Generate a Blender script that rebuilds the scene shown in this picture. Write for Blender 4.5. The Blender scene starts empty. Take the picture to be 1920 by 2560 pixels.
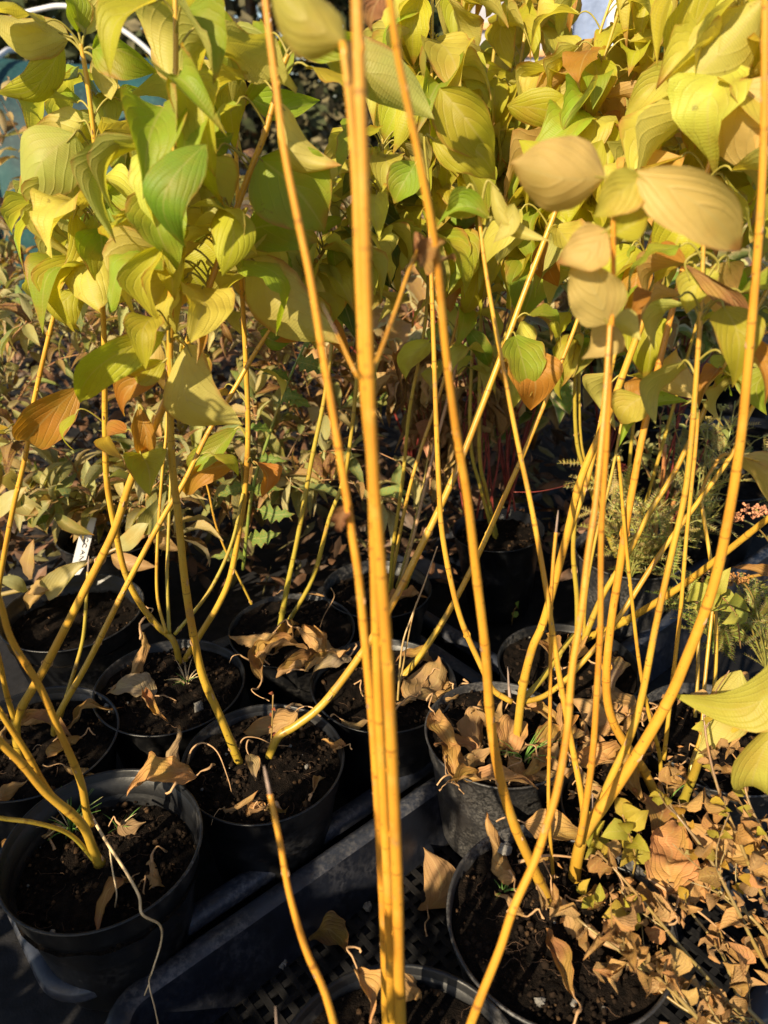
import bpy, math, random
import numpy as np
from mathutils import Vector, Matrix, noise
random.seed(7); np.random.seed(7)
R = math.radians
scene = bpy.context.scene
COL = scene.collection

# ------------------------------------------------------------------ camera
CAM_H, PITCH, FPX, SC = 0.80, R(27), 1920.0, 1920/1659
cam_data = bpy.data.cameras.new("camera")
cam_data.sensor_fit = 'HORIZONTAL'; cam_data.sensor_width = 36; cam_data.lens = 36
cam_data.clip_start = 0.02; cam_data.clip_end = 500
cam_data.dof.use_dof = True; cam_data.dof.focus_distance = 0.85; cam_data.dof.aperture_fstop = 8.5
cam = bpy.data.objects.new("camera", cam_data); COL.objects.link(cam)
cam.location = (0, 0, CAM_H); cam.rotation_euler = (R(90)-PITCH, 0, 0)
scene.camera = cam
# ------------------------------------------------------------------ light
SUN_EL, SUN_AZ = 33, 35          # azimuth measured from straight behind the camera towards the left
sdir = Vector((-math.sin(R(SUN_AZ))*math.cos(R(SUN_EL)), -math.cos(R(SUN_AZ))*math.cos(R(SUN_EL)), math.sin(R(SUN_EL))))
world = bpy.data.worlds.new("World"); scene.world = world; world.use_nodes = True
wn = world.node_tree.nodes; wl = world.node_tree.links
sky = wn.new('ShaderNodeTexSky'); sky.sky_type = 'NISHITA'; sky.sun_disc = False
sky.sun_elevation = R(SUN_EL); sky.sun_rotation = math.atan2(sdir.x, sdir.y)
bg = wn['Background']; wl.new(sky.outputs[0], bg.inputs[0]); bg.inputs[1].default_value = 0.075
sl = bpy.data.lights.new("sun", 'SUN'); sl.energy = 5.0; sl.angle = R(0.5); sl.color = (1.0, 0.83, 0.57)
so = bpy.data.objects.new("sun", sl); COL.objects.link(so); so.rotation_euler = sdir.to_track_quat('Z', 'Y').to_euler()
scene.view_settings.view_transform = 'Standard'; scene.view_settings.look = 'None'
scene.view_settings.gamma = 1; scene.view_settings.exposure = 0.9
scene.render.engine = 'CYCLES'

# ------------------------------------------------------------------ geometry helpers
cP, sP = math.cos(PITCH), math.sin(PITCH)
def ray(x, y):
    dx = (x*SC-960)/FPX; dy = -(y*SC-1280)/FPX
    return Vector((dx, cP+dy*sP, -sP+dy*cP))
def atY(x, y, Y):
    d = ray(x, y); return Vector((0, 0, CAM_H)) + d*(Y/d.y)
def atZ(x, y, z):
    d = ray(x, y); return Vector((0, 0, CAM_H)) + d*((z-CAM_H)/d.z)
def depth(P): return P.y*cP-(P.z-CAM_H)*sP
def pxw(w, P): return w*SC*depth(P)/FPX       # width in picture units at P -> metres
def topx(P):
    z = depth(P); return ((960+FPX*P.x/z)/SC, (1280-FPX*(P.y*sP+(P.z-CAM_H)*cP)/z)/SC)

class MB:
    def __init__(s): s.v = []; s.f = []; s.uv = []; s.m = []
    def add(s, vs, fs, uvs=None, mi=0):
        o = len(s.v); s.v += [tuple(p) for p in vs]; s.f += [tuple(i+o for i in f) for f in fs]
        s.uv += (uvs if uvs is not None else [(0, 0)]*len(vs)); s.m += [mi]*len(fs)
    def tube(s, pts, rad, n=8, mi=0, cap=True, v0=0.0):
        pts = [Vector(p) for p in pts]; N = len(pts)
        if not hasattr(rad, '__len__'): rad = [rad]*N
        vs = []; uv = []; up = None; L = v0
        for i, p in enumerate(pts):
            t = (pts[min(i+1, N-1)]-pts[max(i-1, 0)])
            t = t.normalized() if t.length > 1e-9 else Vector((0, 0, 1))
            if up is None: up = t.orthogonal().normalized()
            up = (up-t*up.dot(t)).normalized(); sd = t.cross(up)
            if i: L += (p-pts[i-1]).length
            for k in range(n):
                a = 2*math.pi*k/n
                vs.append(p+(up*math.cos(a)+sd*math.sin(a))*rad[i]); uv.append((k/n, L))
        fs = [(i*n+k, i*n+(k+1) % n, (i+1)*n+(k+1) % n, (i+1)*n+k) for i in range(N-1) for k in range(n)]
        if cap: fs += [tuple(range(n-1, -1, -1)), tuple((N-1)*n+k for k in range(n))]
        s.add(vs, fs, uv, mi)
    def box(s, c, d, mi=0, rz=0.0):
        c = Vector(c); hx, hy, hz = d[0]/2, d[1]/2, d[2]/2; M = Matrix.Rotation(rz, 3, 'Z')
        vs = [c+M@Vector((x*hx, y*hy, z*hz)) for z in (-1, 1) for x, y in ((-1, -1), (1, -1), (1, 1), (-1, 1))]
        s.add(vs, [(3, 2, 1, 0), (4, 5, 6, 7), (0, 1, 5, 4), (1, 2, 6, 5), (2, 3, 7, 6), (3, 0, 4, 7)], None, mi)
    def lump(s, c, r, mi=0):
        g = (1+5**.5)/2
        b = [(-1, g, 0), (1, g, 0), (-1, -g, 0), (1, -g, 0), (0, -1, g), (0, 1, g), (0, -1, -g), (0, 1, -g), (g, 0, -1), (g, 0, 1), (-g, 0, -1), (-g, 0, 1)]
        M = Matrix.Rotation(random.random()*6, 3, 'Z')@Matrix.Rotation(random.random()*6, 3, 'X')
        vs = [Vector(c)+M@Vector(q)*(r/1.9*random.uniform(.55, 1.35)) for q in b]
        s.add(vs, [(0, 11, 5), (0, 5, 1), (0, 1, 7), (0, 7, 10), (0, 10, 11), (1, 5, 9), (5, 11, 4), (11, 10, 2), (10, 7, 6), (7, 1, 8), (3, 9, 4), (3, 4, 2), (3, 2, 6), (3, 6, 8), (3, 8, 9), (4, 9, 5), (2, 4, 11), (6, 2, 10), (8, 6, 7), (9, 8, 1)], None, mi)
    def mesh(s, name, mats, smooth=True, org=None):
        me = bpy.data.meshes.new(name)
        v = s.v if org is None else [(a-org[0], b-org[1], c-org[2]) for a, b, c in s.v]
        me.from_pydata(v, [], s.f)
        uvl = me.uv_layers.new(name="UVMap")
        li = np.empty(len(me.loops), dtype=np.int32); me.loops.foreach_get('vertex_index', li)
        uvl.data.foreach_set('uv', np.array(s.uv, dtype=np.float32)[li].ravel())
        for m in (mats if isinstance(mats, (list, tuple)) else [mats]): me.materials.append(m)
        me.polygons.foreach_set('material_index', s.m)
        if smooth: me.polygons.foreach_set('use_smooth', [True]*len(s.f))
        me.update(); return me

def link(name, me, parent=None, loc=(0, 0, 0), color=None, kind=None):
    o = bpy.data.objects.new(name, me); COL.objects.link(o); o.location = loc
    if parent is not None: o.parent = parent
    if color is not None: o.color = (*color, 1)
    if kind: o['kind'] = kind
    return o
USED = {}
def thing(name, label, cat, loc=(0, 0, 0), group=None, rz=0):
    o = bpy.data.objects.new(name, None); COL.objects.link(o); o.location = loc; o.rotation_euler = (0, 0, rz)
    o.empty_display_size = .02
    return tag(o, label, cat, group)
def tag(o, label, cat, group=None):
    o['label'] = label; o['category'] = cat
    if group: o['group'] = group
    return o
def smooth_path(pts, k=5):
    P = [Vector(p) for p in pts]
    if len(P) < 3: return [P[0].lerp(P[-1], i/6) for i in range(7)]
    P = [P[0]*2-P[1]]+P+[P[-1]*2-P[-2]]; out = []
    for i in range(1, len(P)-2):
        a, b, c, d = P[i-1:i+3]
        for j in range(k):
            t = j/k
            out.append(.5*((2*b)+(c-a)*t+(2*a-5*b+4*c-d)*t*t+(3*b-a-3*c+d)*t**3))
    out.append(P[-2]); return out

# ------------------------------------------------------------------ materials
def mat(name):
    m = bpy.data.materials.new(name); m.use_nodes = True
    return m, m.node_tree.nodes, m.node_tree.links, m.node_tree.nodes['Principled BSDF']
class NT:                                              # short node writer
    def __init__(s, m): s.n = m.node_tree.nodes; s.l = m.node_tree.links
    def put(s, x, inp):
        if hasattr(x, 'links') or isinstance(x, bpy.types.NodeSocket): s.l.new(x, inp)
        elif isinstance(x, (tuple, list)): inp.default_value = (*x, 1) if len(x) == 3 and len(inp.default_value) == 4 else x
        else: inp.default_value = x
    def math(s, op, a, b=0.0, c=0.0, clamp=False):
        n = s.n.new('ShaderNodeMath'); n.operation = op; n.use_clamp = clamp
        for i, x in enumerate((a, b, c)): s.put(x, n.inputs[i])
        return n.outputs[0]
    def noise(s, vec, scale, detail=3.0, rough=.5):
        n = s.n.new('ShaderNodeTexNoise'); n.inputs['Scale'].default_value = scale
        n.inputs['Detail'].default_value = detail; n.inputs['Roughness'].default_value = rough
        if vec is not None: s.l.new(vec, n.inputs['Vector'])
        return n.outputs[0]
    def mix(s, f, a, b, mode='MIX'):
        n = s.n.new('ShaderNodeMix'); n.data_type = 'RGBA'; n.blend_type = mode
        s.put(f, n.inputs[0]); s.put(a, n.inputs[6]); s.put(b, n.inputs[7]); return n.outputs[2]
    def ramp(s, x, lo, hi):
        n = s.n.new('ShaderNodeMapRange'); n.interpolation_type = 'SMOOTHSTEP'
        s.put(x, n.inputs[0]); n.inputs[1].default_value = lo; n.inputs[2].default_value = hi; return n.outputs[0]
    def tc(s, k): 
        n = s.n.new('ShaderNodeTexCoord'); return n.outputs[k]
    def geo(s, k): return s.n.new('ShaderNodeNewGeometry').outputs[k]
    def info(s, k): return s.n.new('ShaderNodeObjectInfo').outputs[k]
    def sep(s, v):
        n = s.n.new('ShaderNodeSeparateXYZ'); s.l.new(v, n.inputs[0]); return n.outputs
    def bump(s, h, strength, dist, nrm=None):
        n = s.n.new('ShaderNodeBump'); n.inputs['Strength'].default_value = strength; n.inputs['Distance'].default_value = dist
        s.l.new(h, n.inputs['Height'])
        if nrm is not None: s.l.new(nrm, n.inputs['Normal'])
        return n.outputs[0]
    def shift(s, vec, amt=7.0):
        n = s.n.new('ShaderNodeVectorMath'); n.operation = 'ADD'; s.l.new(vec, n.inputs[0])
        c = s.n.new('ShaderNodeMath'); c.operation = 'MULTIPLY'; c.inputs[1].default_value = amt
        s.l.new(s.info('Random'), c.inputs[0]); s.l.new(c.outputs[0], n.inputs[1]); return n.outputs[0]

def leaf_material(name, transl=.48, under=(.60, .50, .20), under_f=.45, nveins=4.6, spots=True, margin=None, rough=.5, vein_mix=.26, quilt=.55):
    m, N, L, P = mat(name); t = NT(m)
    uv = t.tc('UV'); sp = t.sep(uv); obj = t.shift(t.tc('Object'), 11.0)
    u = t.math('MULTIPLY_ADD', sp[0], 2, -1); au = t.math('ABSOLUTE', u); v = sp[1]
    base = t.info('Color')
    n1 = t.noise(obj, 28, 3); n2 = t.noise(obj, 160, 3)
    c = t.mix(t.ramp(n1, .35, .72), base, (.36, .26, .03))
    c = t.mix(.5, base, c)
    wob = t.math('MULTIPLY', t.math('SUBTRACT', n1, .5), .13)
    ph = t.math('MULTIPLY', t.math('ADD', t.math('SUBTRACT', v, t.math('MULTIPLY', t.math('POWER', au, 1.3), .78)), wob), nveins)
    fr = t.math('FRACT', ph); dd = t.math('MULTIPLY', t.math('ABSOLUTE', t.math('SUBTRACT', fr, .5)), 2)  # 1 at vein
    vein = t.math('MULTIPLY', t.ramp(dd, .93, 1.0), t.math('SUBTRACT', 1, t.ramp(ph, nveins*.5, nveins*.66))); mid = t.math('SUBTRACT', 1, t.ramp(au, .015, .06))
    vm = t.math('MAXIMUM', vein, mid)
    fine = t.noise(uv, 1, 0)
    w = N.new('ShaderNodeTexWave'); w.wave_type = 'BANDS'; w.bands_direction = 'Y'; w.inputs['Scale'].default_value = 14
    w.inputs['Distortion'].default_value = 3; w.inputs['Detail'].default_value = 2; L.new(uv, w.inputs['Vector'])
    back = t.geo('Backfacing')
    uc = t.mix(under_f, c, under)
    c2 = t.mix(back, c, uc)
    if margin is not None:
        e = t.math('ADD', au, t.math('MULTIPLY', t.math('SUBTRACT', t.noise(uv, 6, 3), .5), .9))
        c2 = t.mix(t.ramp(e, .62, .74), c2, margin)
    c2 = t.mix(t.math('MULTIPLY', vm, vein_mix), c2, (.54, .46, .20))
    if spots:
        sn = t.noise(obj, 55, 4, .65)
        c2 = t.mix(t.math('MULTIPLY', t.ramp(sn, .66, .78), .75), c2, (.13, .055, .02))
        e2 = t.math('ADD', t.math('MAXIMUM', au, t.math('MULTIPLY_ADD', v, 1.0, -.0)), t.math('MULTIPLY', t.math('SUBTRACT', n1, .5), .7))
        c2 = t.mix(t.math('MULTIPLY', t.ramp(e2, .90, 1.10), .7), c2, (.42, .17, .05)); c2 = t.mix(t.math('MULTIPLY', t.ramp(e2, 1.06, 1.2), .8), c2, (.14, .06, .025)); bl = t.noise(obj, 14, 4, .6); c2 = t.mix(t.math('MULTIPLY', t.ramp(bl, .56, .72), .35), c2, t.mix(.5, base, (.50, .22, .06)))
    L.new(c2, P.inputs['Base Color']); P.inputs['Roughness'].default_value = rough
    P.inputs['Specular IOR Level'].default_value = .35
    hq = t.math('ADD', t.math('MULTIPLY', t.math('MULTIPLY', t.math('POWER', dd, 5.0), t.math('SUBTRACT', 1, t.ramp(ph, nveins*.5, nveins*.66))), -.9*quilt), t.math('MULTIPLY', w.outputs[1], .14))
    hq = t.math('ADD', hq, t.math('MULTIPLY', n2, .35)); hq = t.math('ADD', hq, t.math('MULTIPLY', t.noise(obj, 45, 3), .5))
    b = t.bump(hq, .6, .0012); L.new(b, P.inputs['Normal'])
    tr = N.new('ShaderNodeBsdfTranslucent'); L.new(b, tr.inputs['Normal'])
    tcx = t.mix(.8, c2, t.mix(1.0, c2, (1.55, 1.5, .30), 'MULTIPLY')); L.new(tcx, tr.inputs[0])
    mx = N.new('ShaderNodeMixShader'); mx.inputs[0].default_value = transl
    L.new(P.outputs[0], mx.inputs[1]); L.new(tr.outputs[0], mx.inputs[2]); L.new(mx.outputs[0], N['Material Output'].inputs[0])
    return m
M_LEAF = leaf_material("dogwood_leaf")
M_SMALL = leaf_material("shrub_leaf", transl=.3, under=(.50, .47, .30), under_f=.45, nveins=7, vein_mix=.25)
M_VARI = leaf_material("variegated_leaf", transl=.3, under=(.45, .45, .25), under_f=.3, margin=(.46, .42, .22), nveins=5, vein_mix=.12)
M_DEAD = leaf_material("dead_leaf", transl=.12, under=(.38, .24, .11), under_f=.5, nveins=5, rough=.75, spots=True, vein_mix=.2, quilt=1.2)

def stem_material(name, speck=True):
    m, N, L, P = mat(name); t = NT(m)
    obj = t.tc('Object'); uv = t.tc('UV'); sp = t.sep(uv); base = t.info('Color')
    n1 = t.noise(obj, 22, 3); c = t.mix(t.math('MULTIPLY', t.ramp(n1, .4, .75), .55), base, (.40, .15, .018))
    n3 = t.noise(obj, 60, 2); c = t.mix(t.math('MULTIPLY', t.ramp(n3, .52, .75), .3), c, (.46, .36, .08))
    gr = t.math('SUBTRACT', 1, t.ramp(t.sep(t.geo('Position'))[2], .15, .34))
    c = t.mix(t.math('MULTIPLY', gr, .45), c, (.24, .22, .025))
    if speck:
        v = N.new('ShaderNodeTexVoronoi'); v.inputs['Scale'].default_value = 330; L.new(obj, v.inputs['Vector'])
        s1 = t.math('MULTIPLY', t.math('SUBTRACT', 1, t.ramp(v.outputs[0], .10, .22)), t.ramp(t.noise(obj, 90, 1), .48, .58))
        c = t.mix(t.math('MULTIPLY', s1, .85), c, (.10, .045, .012)); gp = t.ramp(t.noise(obj, 45, 5, .7), .60, .70); c = t.mix(t.math('MULTIPLY', gp, .45), c, (.24, .17, .09)); v2 = N.new('ShaderNodeTexVoronoi'); v2.inputs['Scale'].default_value = 95; L.new(obj, v2.inputs['Vector']); c = t.mix(t.math('MULTIPLY', t.math('SUBTRACT', 1, t.ramp(v2.outputs[0], .05, .13)), .75), c, (.12, .055, .02))
    fr = t.math('FRACT', t.math('DIVIDE', t.math('MULTIPLY_ADD', t.math('SINE', t.math('MULTIPLY', sp[1], 31)), .016, sp[1]), .072))
    ring = t.math('SUBTRACT', 1, t.ramp(t.math('ABSOLUTE', t.math('SUBTRACT', fr, .5)), .005, .020))
    c = t.mix(t.math('MULTIPLY', ring, t.math('MULTIPLY_ADD', t.noise(obj, 300, 1), 1.2, -.1)), c, (.13, .05, .012))
    L.new(c, P.inputs['Base Color']); P.inputs['Roughness'].default_value = .36; P.inputs['Specular IOR Level'].default_value = .5
    P.inputs['Subsurface Weight'].default_value = 0.0
    L.new(t.bump(t.noise(obj, 260, 3), .25, .0006), P.inputs['Normal'])
    return m
M_STEM = stem_material("dogwood_bark"); M_TWIG = stem_material("twig_bark", False)

def plain(name, col, rough=.6, var=.25, scale=40, bump=.3, bd=.001, spec=.4, dust=None, dustscale=18, dlo=.45, dhi=.8, dmax=.6):
    m, N, L, P = mat(name); t = NT(m); obj = t.shift(t.tc('Object'), 5.0)
    n1 = t.noise(obj, scale, 4); dark = tuple(c*(1-var) for c in col); lite = tuple(min(1, c*(1+var)) for c in col)
    c = t.mix(t.ramp(n1, .3, .7), dark, lite)
    if dust is not None:
        n2 = t.noise(obj, dustscale, 5, .65); n3 = t.noise(obj, dustscale*14, 3, .7)
        f = t.math('MULTIPLY', t.ramp(n2, dlo, dhi), t.ramp(n3, .38, .66))
        f = t.math('MULTIPLY', f, dmax); c = t.mix(f, c, dust)
    L.new(c, P.inputs['Base Color']); P.inputs['Roughness'].default_value = rough; P.inputs['Specular IOR Level'].default_value = spec
    L.new(t.bump(t.noise(obj, scale*6, 4), bump, bd), P.inputs['Normal']); return m
M_POT = plain("pot_plastic", (.0045, .005, .0065), .40, .3, 30, .35, .0006, .42, (.17, .16, .15), 10, .46, .8, .6)
M_POTD = plain("dusty_pot_plastic", (.020, .020, .022), .5, .3, 30, .4, .0006, .45, (.20, .19, .18), 20, .30, .80, .7)
M_TRAY = plain("tray_plastic", (.008, .010, .017), .38, .3, 25, .4, .0007, .5, (.15, .15, .17), 9, .36, .8, .5)
M_RIM = plain('lit_rim_plastic', (.020, .024, .036), .40, .35, 30, .5, .0008, .5, (.22, .21, .21), 12, .40, .78, .55)  # paler than the tray: light caught by the rims put into the colour
M_FLOOR = plain('tray_floor_plastic', (.006, .006, .007), .7, .5, 40, .5, .001, .25, (.05, .04, .03), 20, .5, .8, .5)
M_SOIL = plain("peat_soil", (.008, .0055, .004), .95, .6, 120, 1.0, .004, .1, (.04, .026, .017), 60, .5, .8, .6)
M_CRUMB = plain("peat_crumb", (.014, .009, .006), .95, .6, 90, .8, .002, .1)
M_CRUMB2 = plain("bark_crumb", (.06, .035, .018), .9, .5, 90, .8, .002, .1)
M_PERL = plain("perlite", (.17, .16, .145), .9, .3, 90, .8, .002, .1)
M_ROOT = plain("root_fibre", (.10, .055, .03), .8, .4, 90)
M_TAG = plain("tag_plastic", (.55, .55, .58), .4, .04, 20, .1)
M_INK = plain("tag_ink", (.01, .01, .02), .5, .1)
M_GROUND = plain("ground_earth", (.10, .08, .055), .95, .5, 3, 1, .02, .1, (.22, .19, .13), 1.5, .4, .7, .8)
M_FABRIC = plain("ground_fabric", (.010, .010, .012), .8, .4, 60, .6, .001, .3, (.12, .10, .08), 6, .5, .8, .5)
M_STRAW = plain("dry_straw", (.62, .46, .26), .5, .2, 60)
M_GRASS = plain("green_blade", (.12, .24, .04), .5, .3, 60)
M_STONE = plain("pebble", (.17, .16, .145), .9, .4, 80, 1, .002)
M_PETI = plain("petiole_skin", (.27, .23, .04), .5, .2, 50)
M_DPETI = plain("dry_petiole", (.42, .25, .12), .6, .2, 50)
M_RED = plain("red_bark", (.22, .04, .03), .45, .4, 60, .3)
M_GREY = plain("grey_dead_tip", (.26, .19, .15), .8, .3, 60)

# ------------------------------------------------------------------ leaf mesh
PROF = [(0, .04), (.05, .36), (.12, .66), (.22, .90), (.34, 1.0), (.46, .99), (.58, .90), (.70, .73), (.80, .53), (.89, .30), (.96, .10), (1, .0)]
PROF_L = [(0, .06), (.08, .35), (.2, .70), (.35, .95), (.5, 1.0), (.65, .88), (.8, .58), (.92, .24), (1, 0)]
def prof(v, T=PROF):
    for (a, x), (b, y) in zip(T, T[1:]):
        if v <= b: return x+(y-x)*(v-a)/(b-a)
    return 0
def leaf_mb(P0, P1, hint, W, node=None, arch=.12, bend=0.0, fold=.25, curl=0.0, wav=.06, twist=0.0, nv=14, nu=8, T=PROF, bites=.0, pr=.0011, rng=random, mb=None, endcurl=0.0, jag=0.0):
    """blade from P0 to P1; `hint` is the side its upper face looks to"""
    P0 = Vector(P0); P1 = Vector(P1); ax = P1-P0; Ln = ax.length; a = ax.normalized()
    side = a.cross(Vector(hint)); side = side.normalized() if side.length > 1e-6 else a.orthogonal()
    nr = side.cross(a)
    mb = mb or MB(); vs = []; uv = []
    ph = rng.random()*6; ph2 = rng.random()*6; kk = rng.uniform(1.5, 3.2)
    b1 = rng.random(); bs = rng.choice((-1, 1)); seed = rng.random()*100
    for i in range(nv+1):
        v = i/nv; vv = v**1.0
        c = P0+ax*vv+nr*(arch*Ln*math.sin(math.pi*vv))+side*(bend*Ln*math.sin(math.pi*vv))
        if endcurl: c = c-nr*(endcurl*Ln*max(0, vv-.55)**2*4)
        tw = twist*(vv-.3); sd = side*math.cos(tw)+nr*math.sin(tw); nn = nr*math.cos(tw)-side*math.sin(tw)
        w = W/2*prof(vv, T)
        for j in range(nu+1):
            u = -1+2*j/nu; wj = w
            if bites:
                wj *= 1-bites*max(0, noise.noise(Vector((v*5+seed, u*1.3, seed))))*abs(u)
            if jag: wj *= 1-jag*((i+(j == 0)) % 2)*(abs(u) > .9)
            au = abs(u)
            if curl:                                     # roll the edges about the midrib
                th = curl*au; x = math.sin(th)/curl*wj*(1 if u >= 0 else -1); h = (1-math.cos(th))/curl*wj
            else: x = u*wj; h = 0
            h += fold*au*wj + wav*W*.5*math.sin(v*kk*6.28+ph+(u > 0)*ph2)*au*au
            vs.append(c+sd*x+nn*h); uv.append(((u+1)/2, v))
    fs = []
    for i in range(nv):
        for j in range(nu):
            q = i*(nu+1)+j; fs.append((q, q+1, q+nu+2, q+nu+1))
    mb.add(vs, fs, uv, 0)
    if node is not None:
        node = Vector(node); g = (P0-node); up = Vector((0, 0, 1))
        c1 = node+g*.35+up*g.length*.28; c2 = P0-a*g.length*.3+up*g.length*.12
        pts = [node*(1-t)**3+c1*3*t*(1-t)**2+c2*3*t*t*(1-t)+P0*t**3 for t in [k/7 for k in range(8)]]
        mb.tube(pts+[P0+ax*.12+nr*(arch*Ln*.3)-nr*pr*.6], [pr*1.25, pr*1.1, pr, pr, pr, pr, pr, pr*.9, pr*.4], 6, 1, False)
    return mb

HUE = {'g': (.27, .37, .030), 'y': (.43, .42, .032), 'l': (.54, .52, .085), 'p': (.60, .38, .10), 'o': (.46, .20, .03), 'd': (.06, .11, .02), 'b': (.20, .08, .03), 'k': (.16, .27, .025)}
def jit(c, a=.12):
    k = 1+random.uniform(-a, a); return tuple(max(.003, min(.95, x*k*(1+random.uniform(-a, a)*.5))) for x in c)

# ------------------------------------------------------------------ ground
def sheet(name, x0, x1, y0, y1, z, m):
    b = MB(); b.add([(x0, y0, z), (x1, y0, z), (x1, y1, z), (x0, y1, z)], [(0, 1, 2, 3)], [(0, 0), (1, 0), (1, 1), (0, 1)])
    o = link(name, b.mesh(name, m, False), kind='structure'); return o
sheet('ground', -150, 150, -60, 300, -.004, M_GROUND)
sheet('ground_fabric', -2.6, 2.6, -2.0, 4.2, 0.0, M_FABRIC)

# ------------------------------------------------------------------ trays
AX = R(40.5); UX = Vector((math.cos(AX), math.sin(AX), 0)); VX = Vector((-math.sin(AX), math.cos(AX), 0))
def rrect(u0, u1, v0, v1, rad, off, z, k=7):
    out = []
    for cu, cv, a0 in ((u1-rad, v1-rad, 0), (u0+rad, v1-rad, 90), (u0+rad, v0+rad, 180), (u1-rad, v0+rad, 270)):
        for i in range(k+1):
            a = R(a0+90*i/k); rr = max(.004, rad+off)
            out.append(UX*(cu+rr*math.cos(a))+VX*(cv+rr*math.sin(a))+Vector((0, 0, z)))
    return out
RIMZ = .078
def tray(label, u0, u1, v0, v1, lattice=False, dz=0.0, rz=RIMZ):
    org = UX*(u0+u1)/2+VX*(v0+v1)/2
    t = thing('growing_tray', label, 'plant tray', org)
    prof_ = [(-.030, .003), (-.006, rz-.016), (-.001, rz-.013), (.000, rz-.004), (-.002, rz), (-.008, rz+.0025), (-.016, rz+.002), (-.023, rz-.002), (-.026, rz-.012), (-.044, .009)]
    mb = MB(); rings = [rrect(u0, u1, v0, v1, .05, o, z+dz) for o, z in prof_]; n = len(rings[0])
    for k, r_ in enumerate(rings): mb.v += [tuple(p) for p in r_]; mb.uv += [(0, 0)]*n
    rb = MB(); rb.v = list(mb.v[2*n:8*n]); rb.uv = [(0, 0)]*len(rb.v)
    for k in range(len(rings)-1):
        tgt, k0 = (rb, k-2) if 2 <= k < 7 else (mb, k)
        for i in range(n): tgt.f.append((k0*n+i, k0*n+(i+1) % n, (k0+1)*n+(i+1) % n, (k0+1)*n+i)); tgt.m.append(0)
    link('tray_wall', mb.mesh('tray_wall', M_TRAY, True, org), t)
    link('tray_rim', rb.mesh('tray_rim', M_RIM, True, org), t)
    fb = MB(); a, b, c, d = u0+.036, u1-.036, v0+.036, v1-.036
    if lattice:
        s = .0165; i = 0
        x = a
        while x < b: p = UX*x+VX*(c+d)/2; fb.box((p.x, p.y, .0072+dz), (.0065, d-c, .003), 0, AX); x += s
        y = c
        while y < d: p = UX*(a+b)/2+VX*y; fb.box((p.x, p.y, .0064+dz), (b-a, .0065, .003), 0, AX); y += s
    else:
        p = UX*(a+b)/2+VX*(c+d)/2; fb.box((p.x, p.y, .005+dz), (b-a, d-c, .003), 0, AX)
    link('tray_floor', fb.mesh('tray_floor', M_FLOOR, False, org), t)
    return t
tray('black plastic tray at the lower left holding the pots with bent yellow stems', .040, .690, .505, .915)
tray('black tray with a latticed floor and two dead leaves, under the sunlit pots', .062, .712, .085, .492, True)
tray('dark tray crossing behind the sunlit pots with a pale patch on its rim', .80, 1.45, .10, .50)
tray('dark tray behind the lower left tray, under the narrow leaved shrub', .72, 1.37, .53, .93)
tray('empty shaded tray edge between the middle pots and the rear tray', -.65, .01, .93, 1.33)

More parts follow.
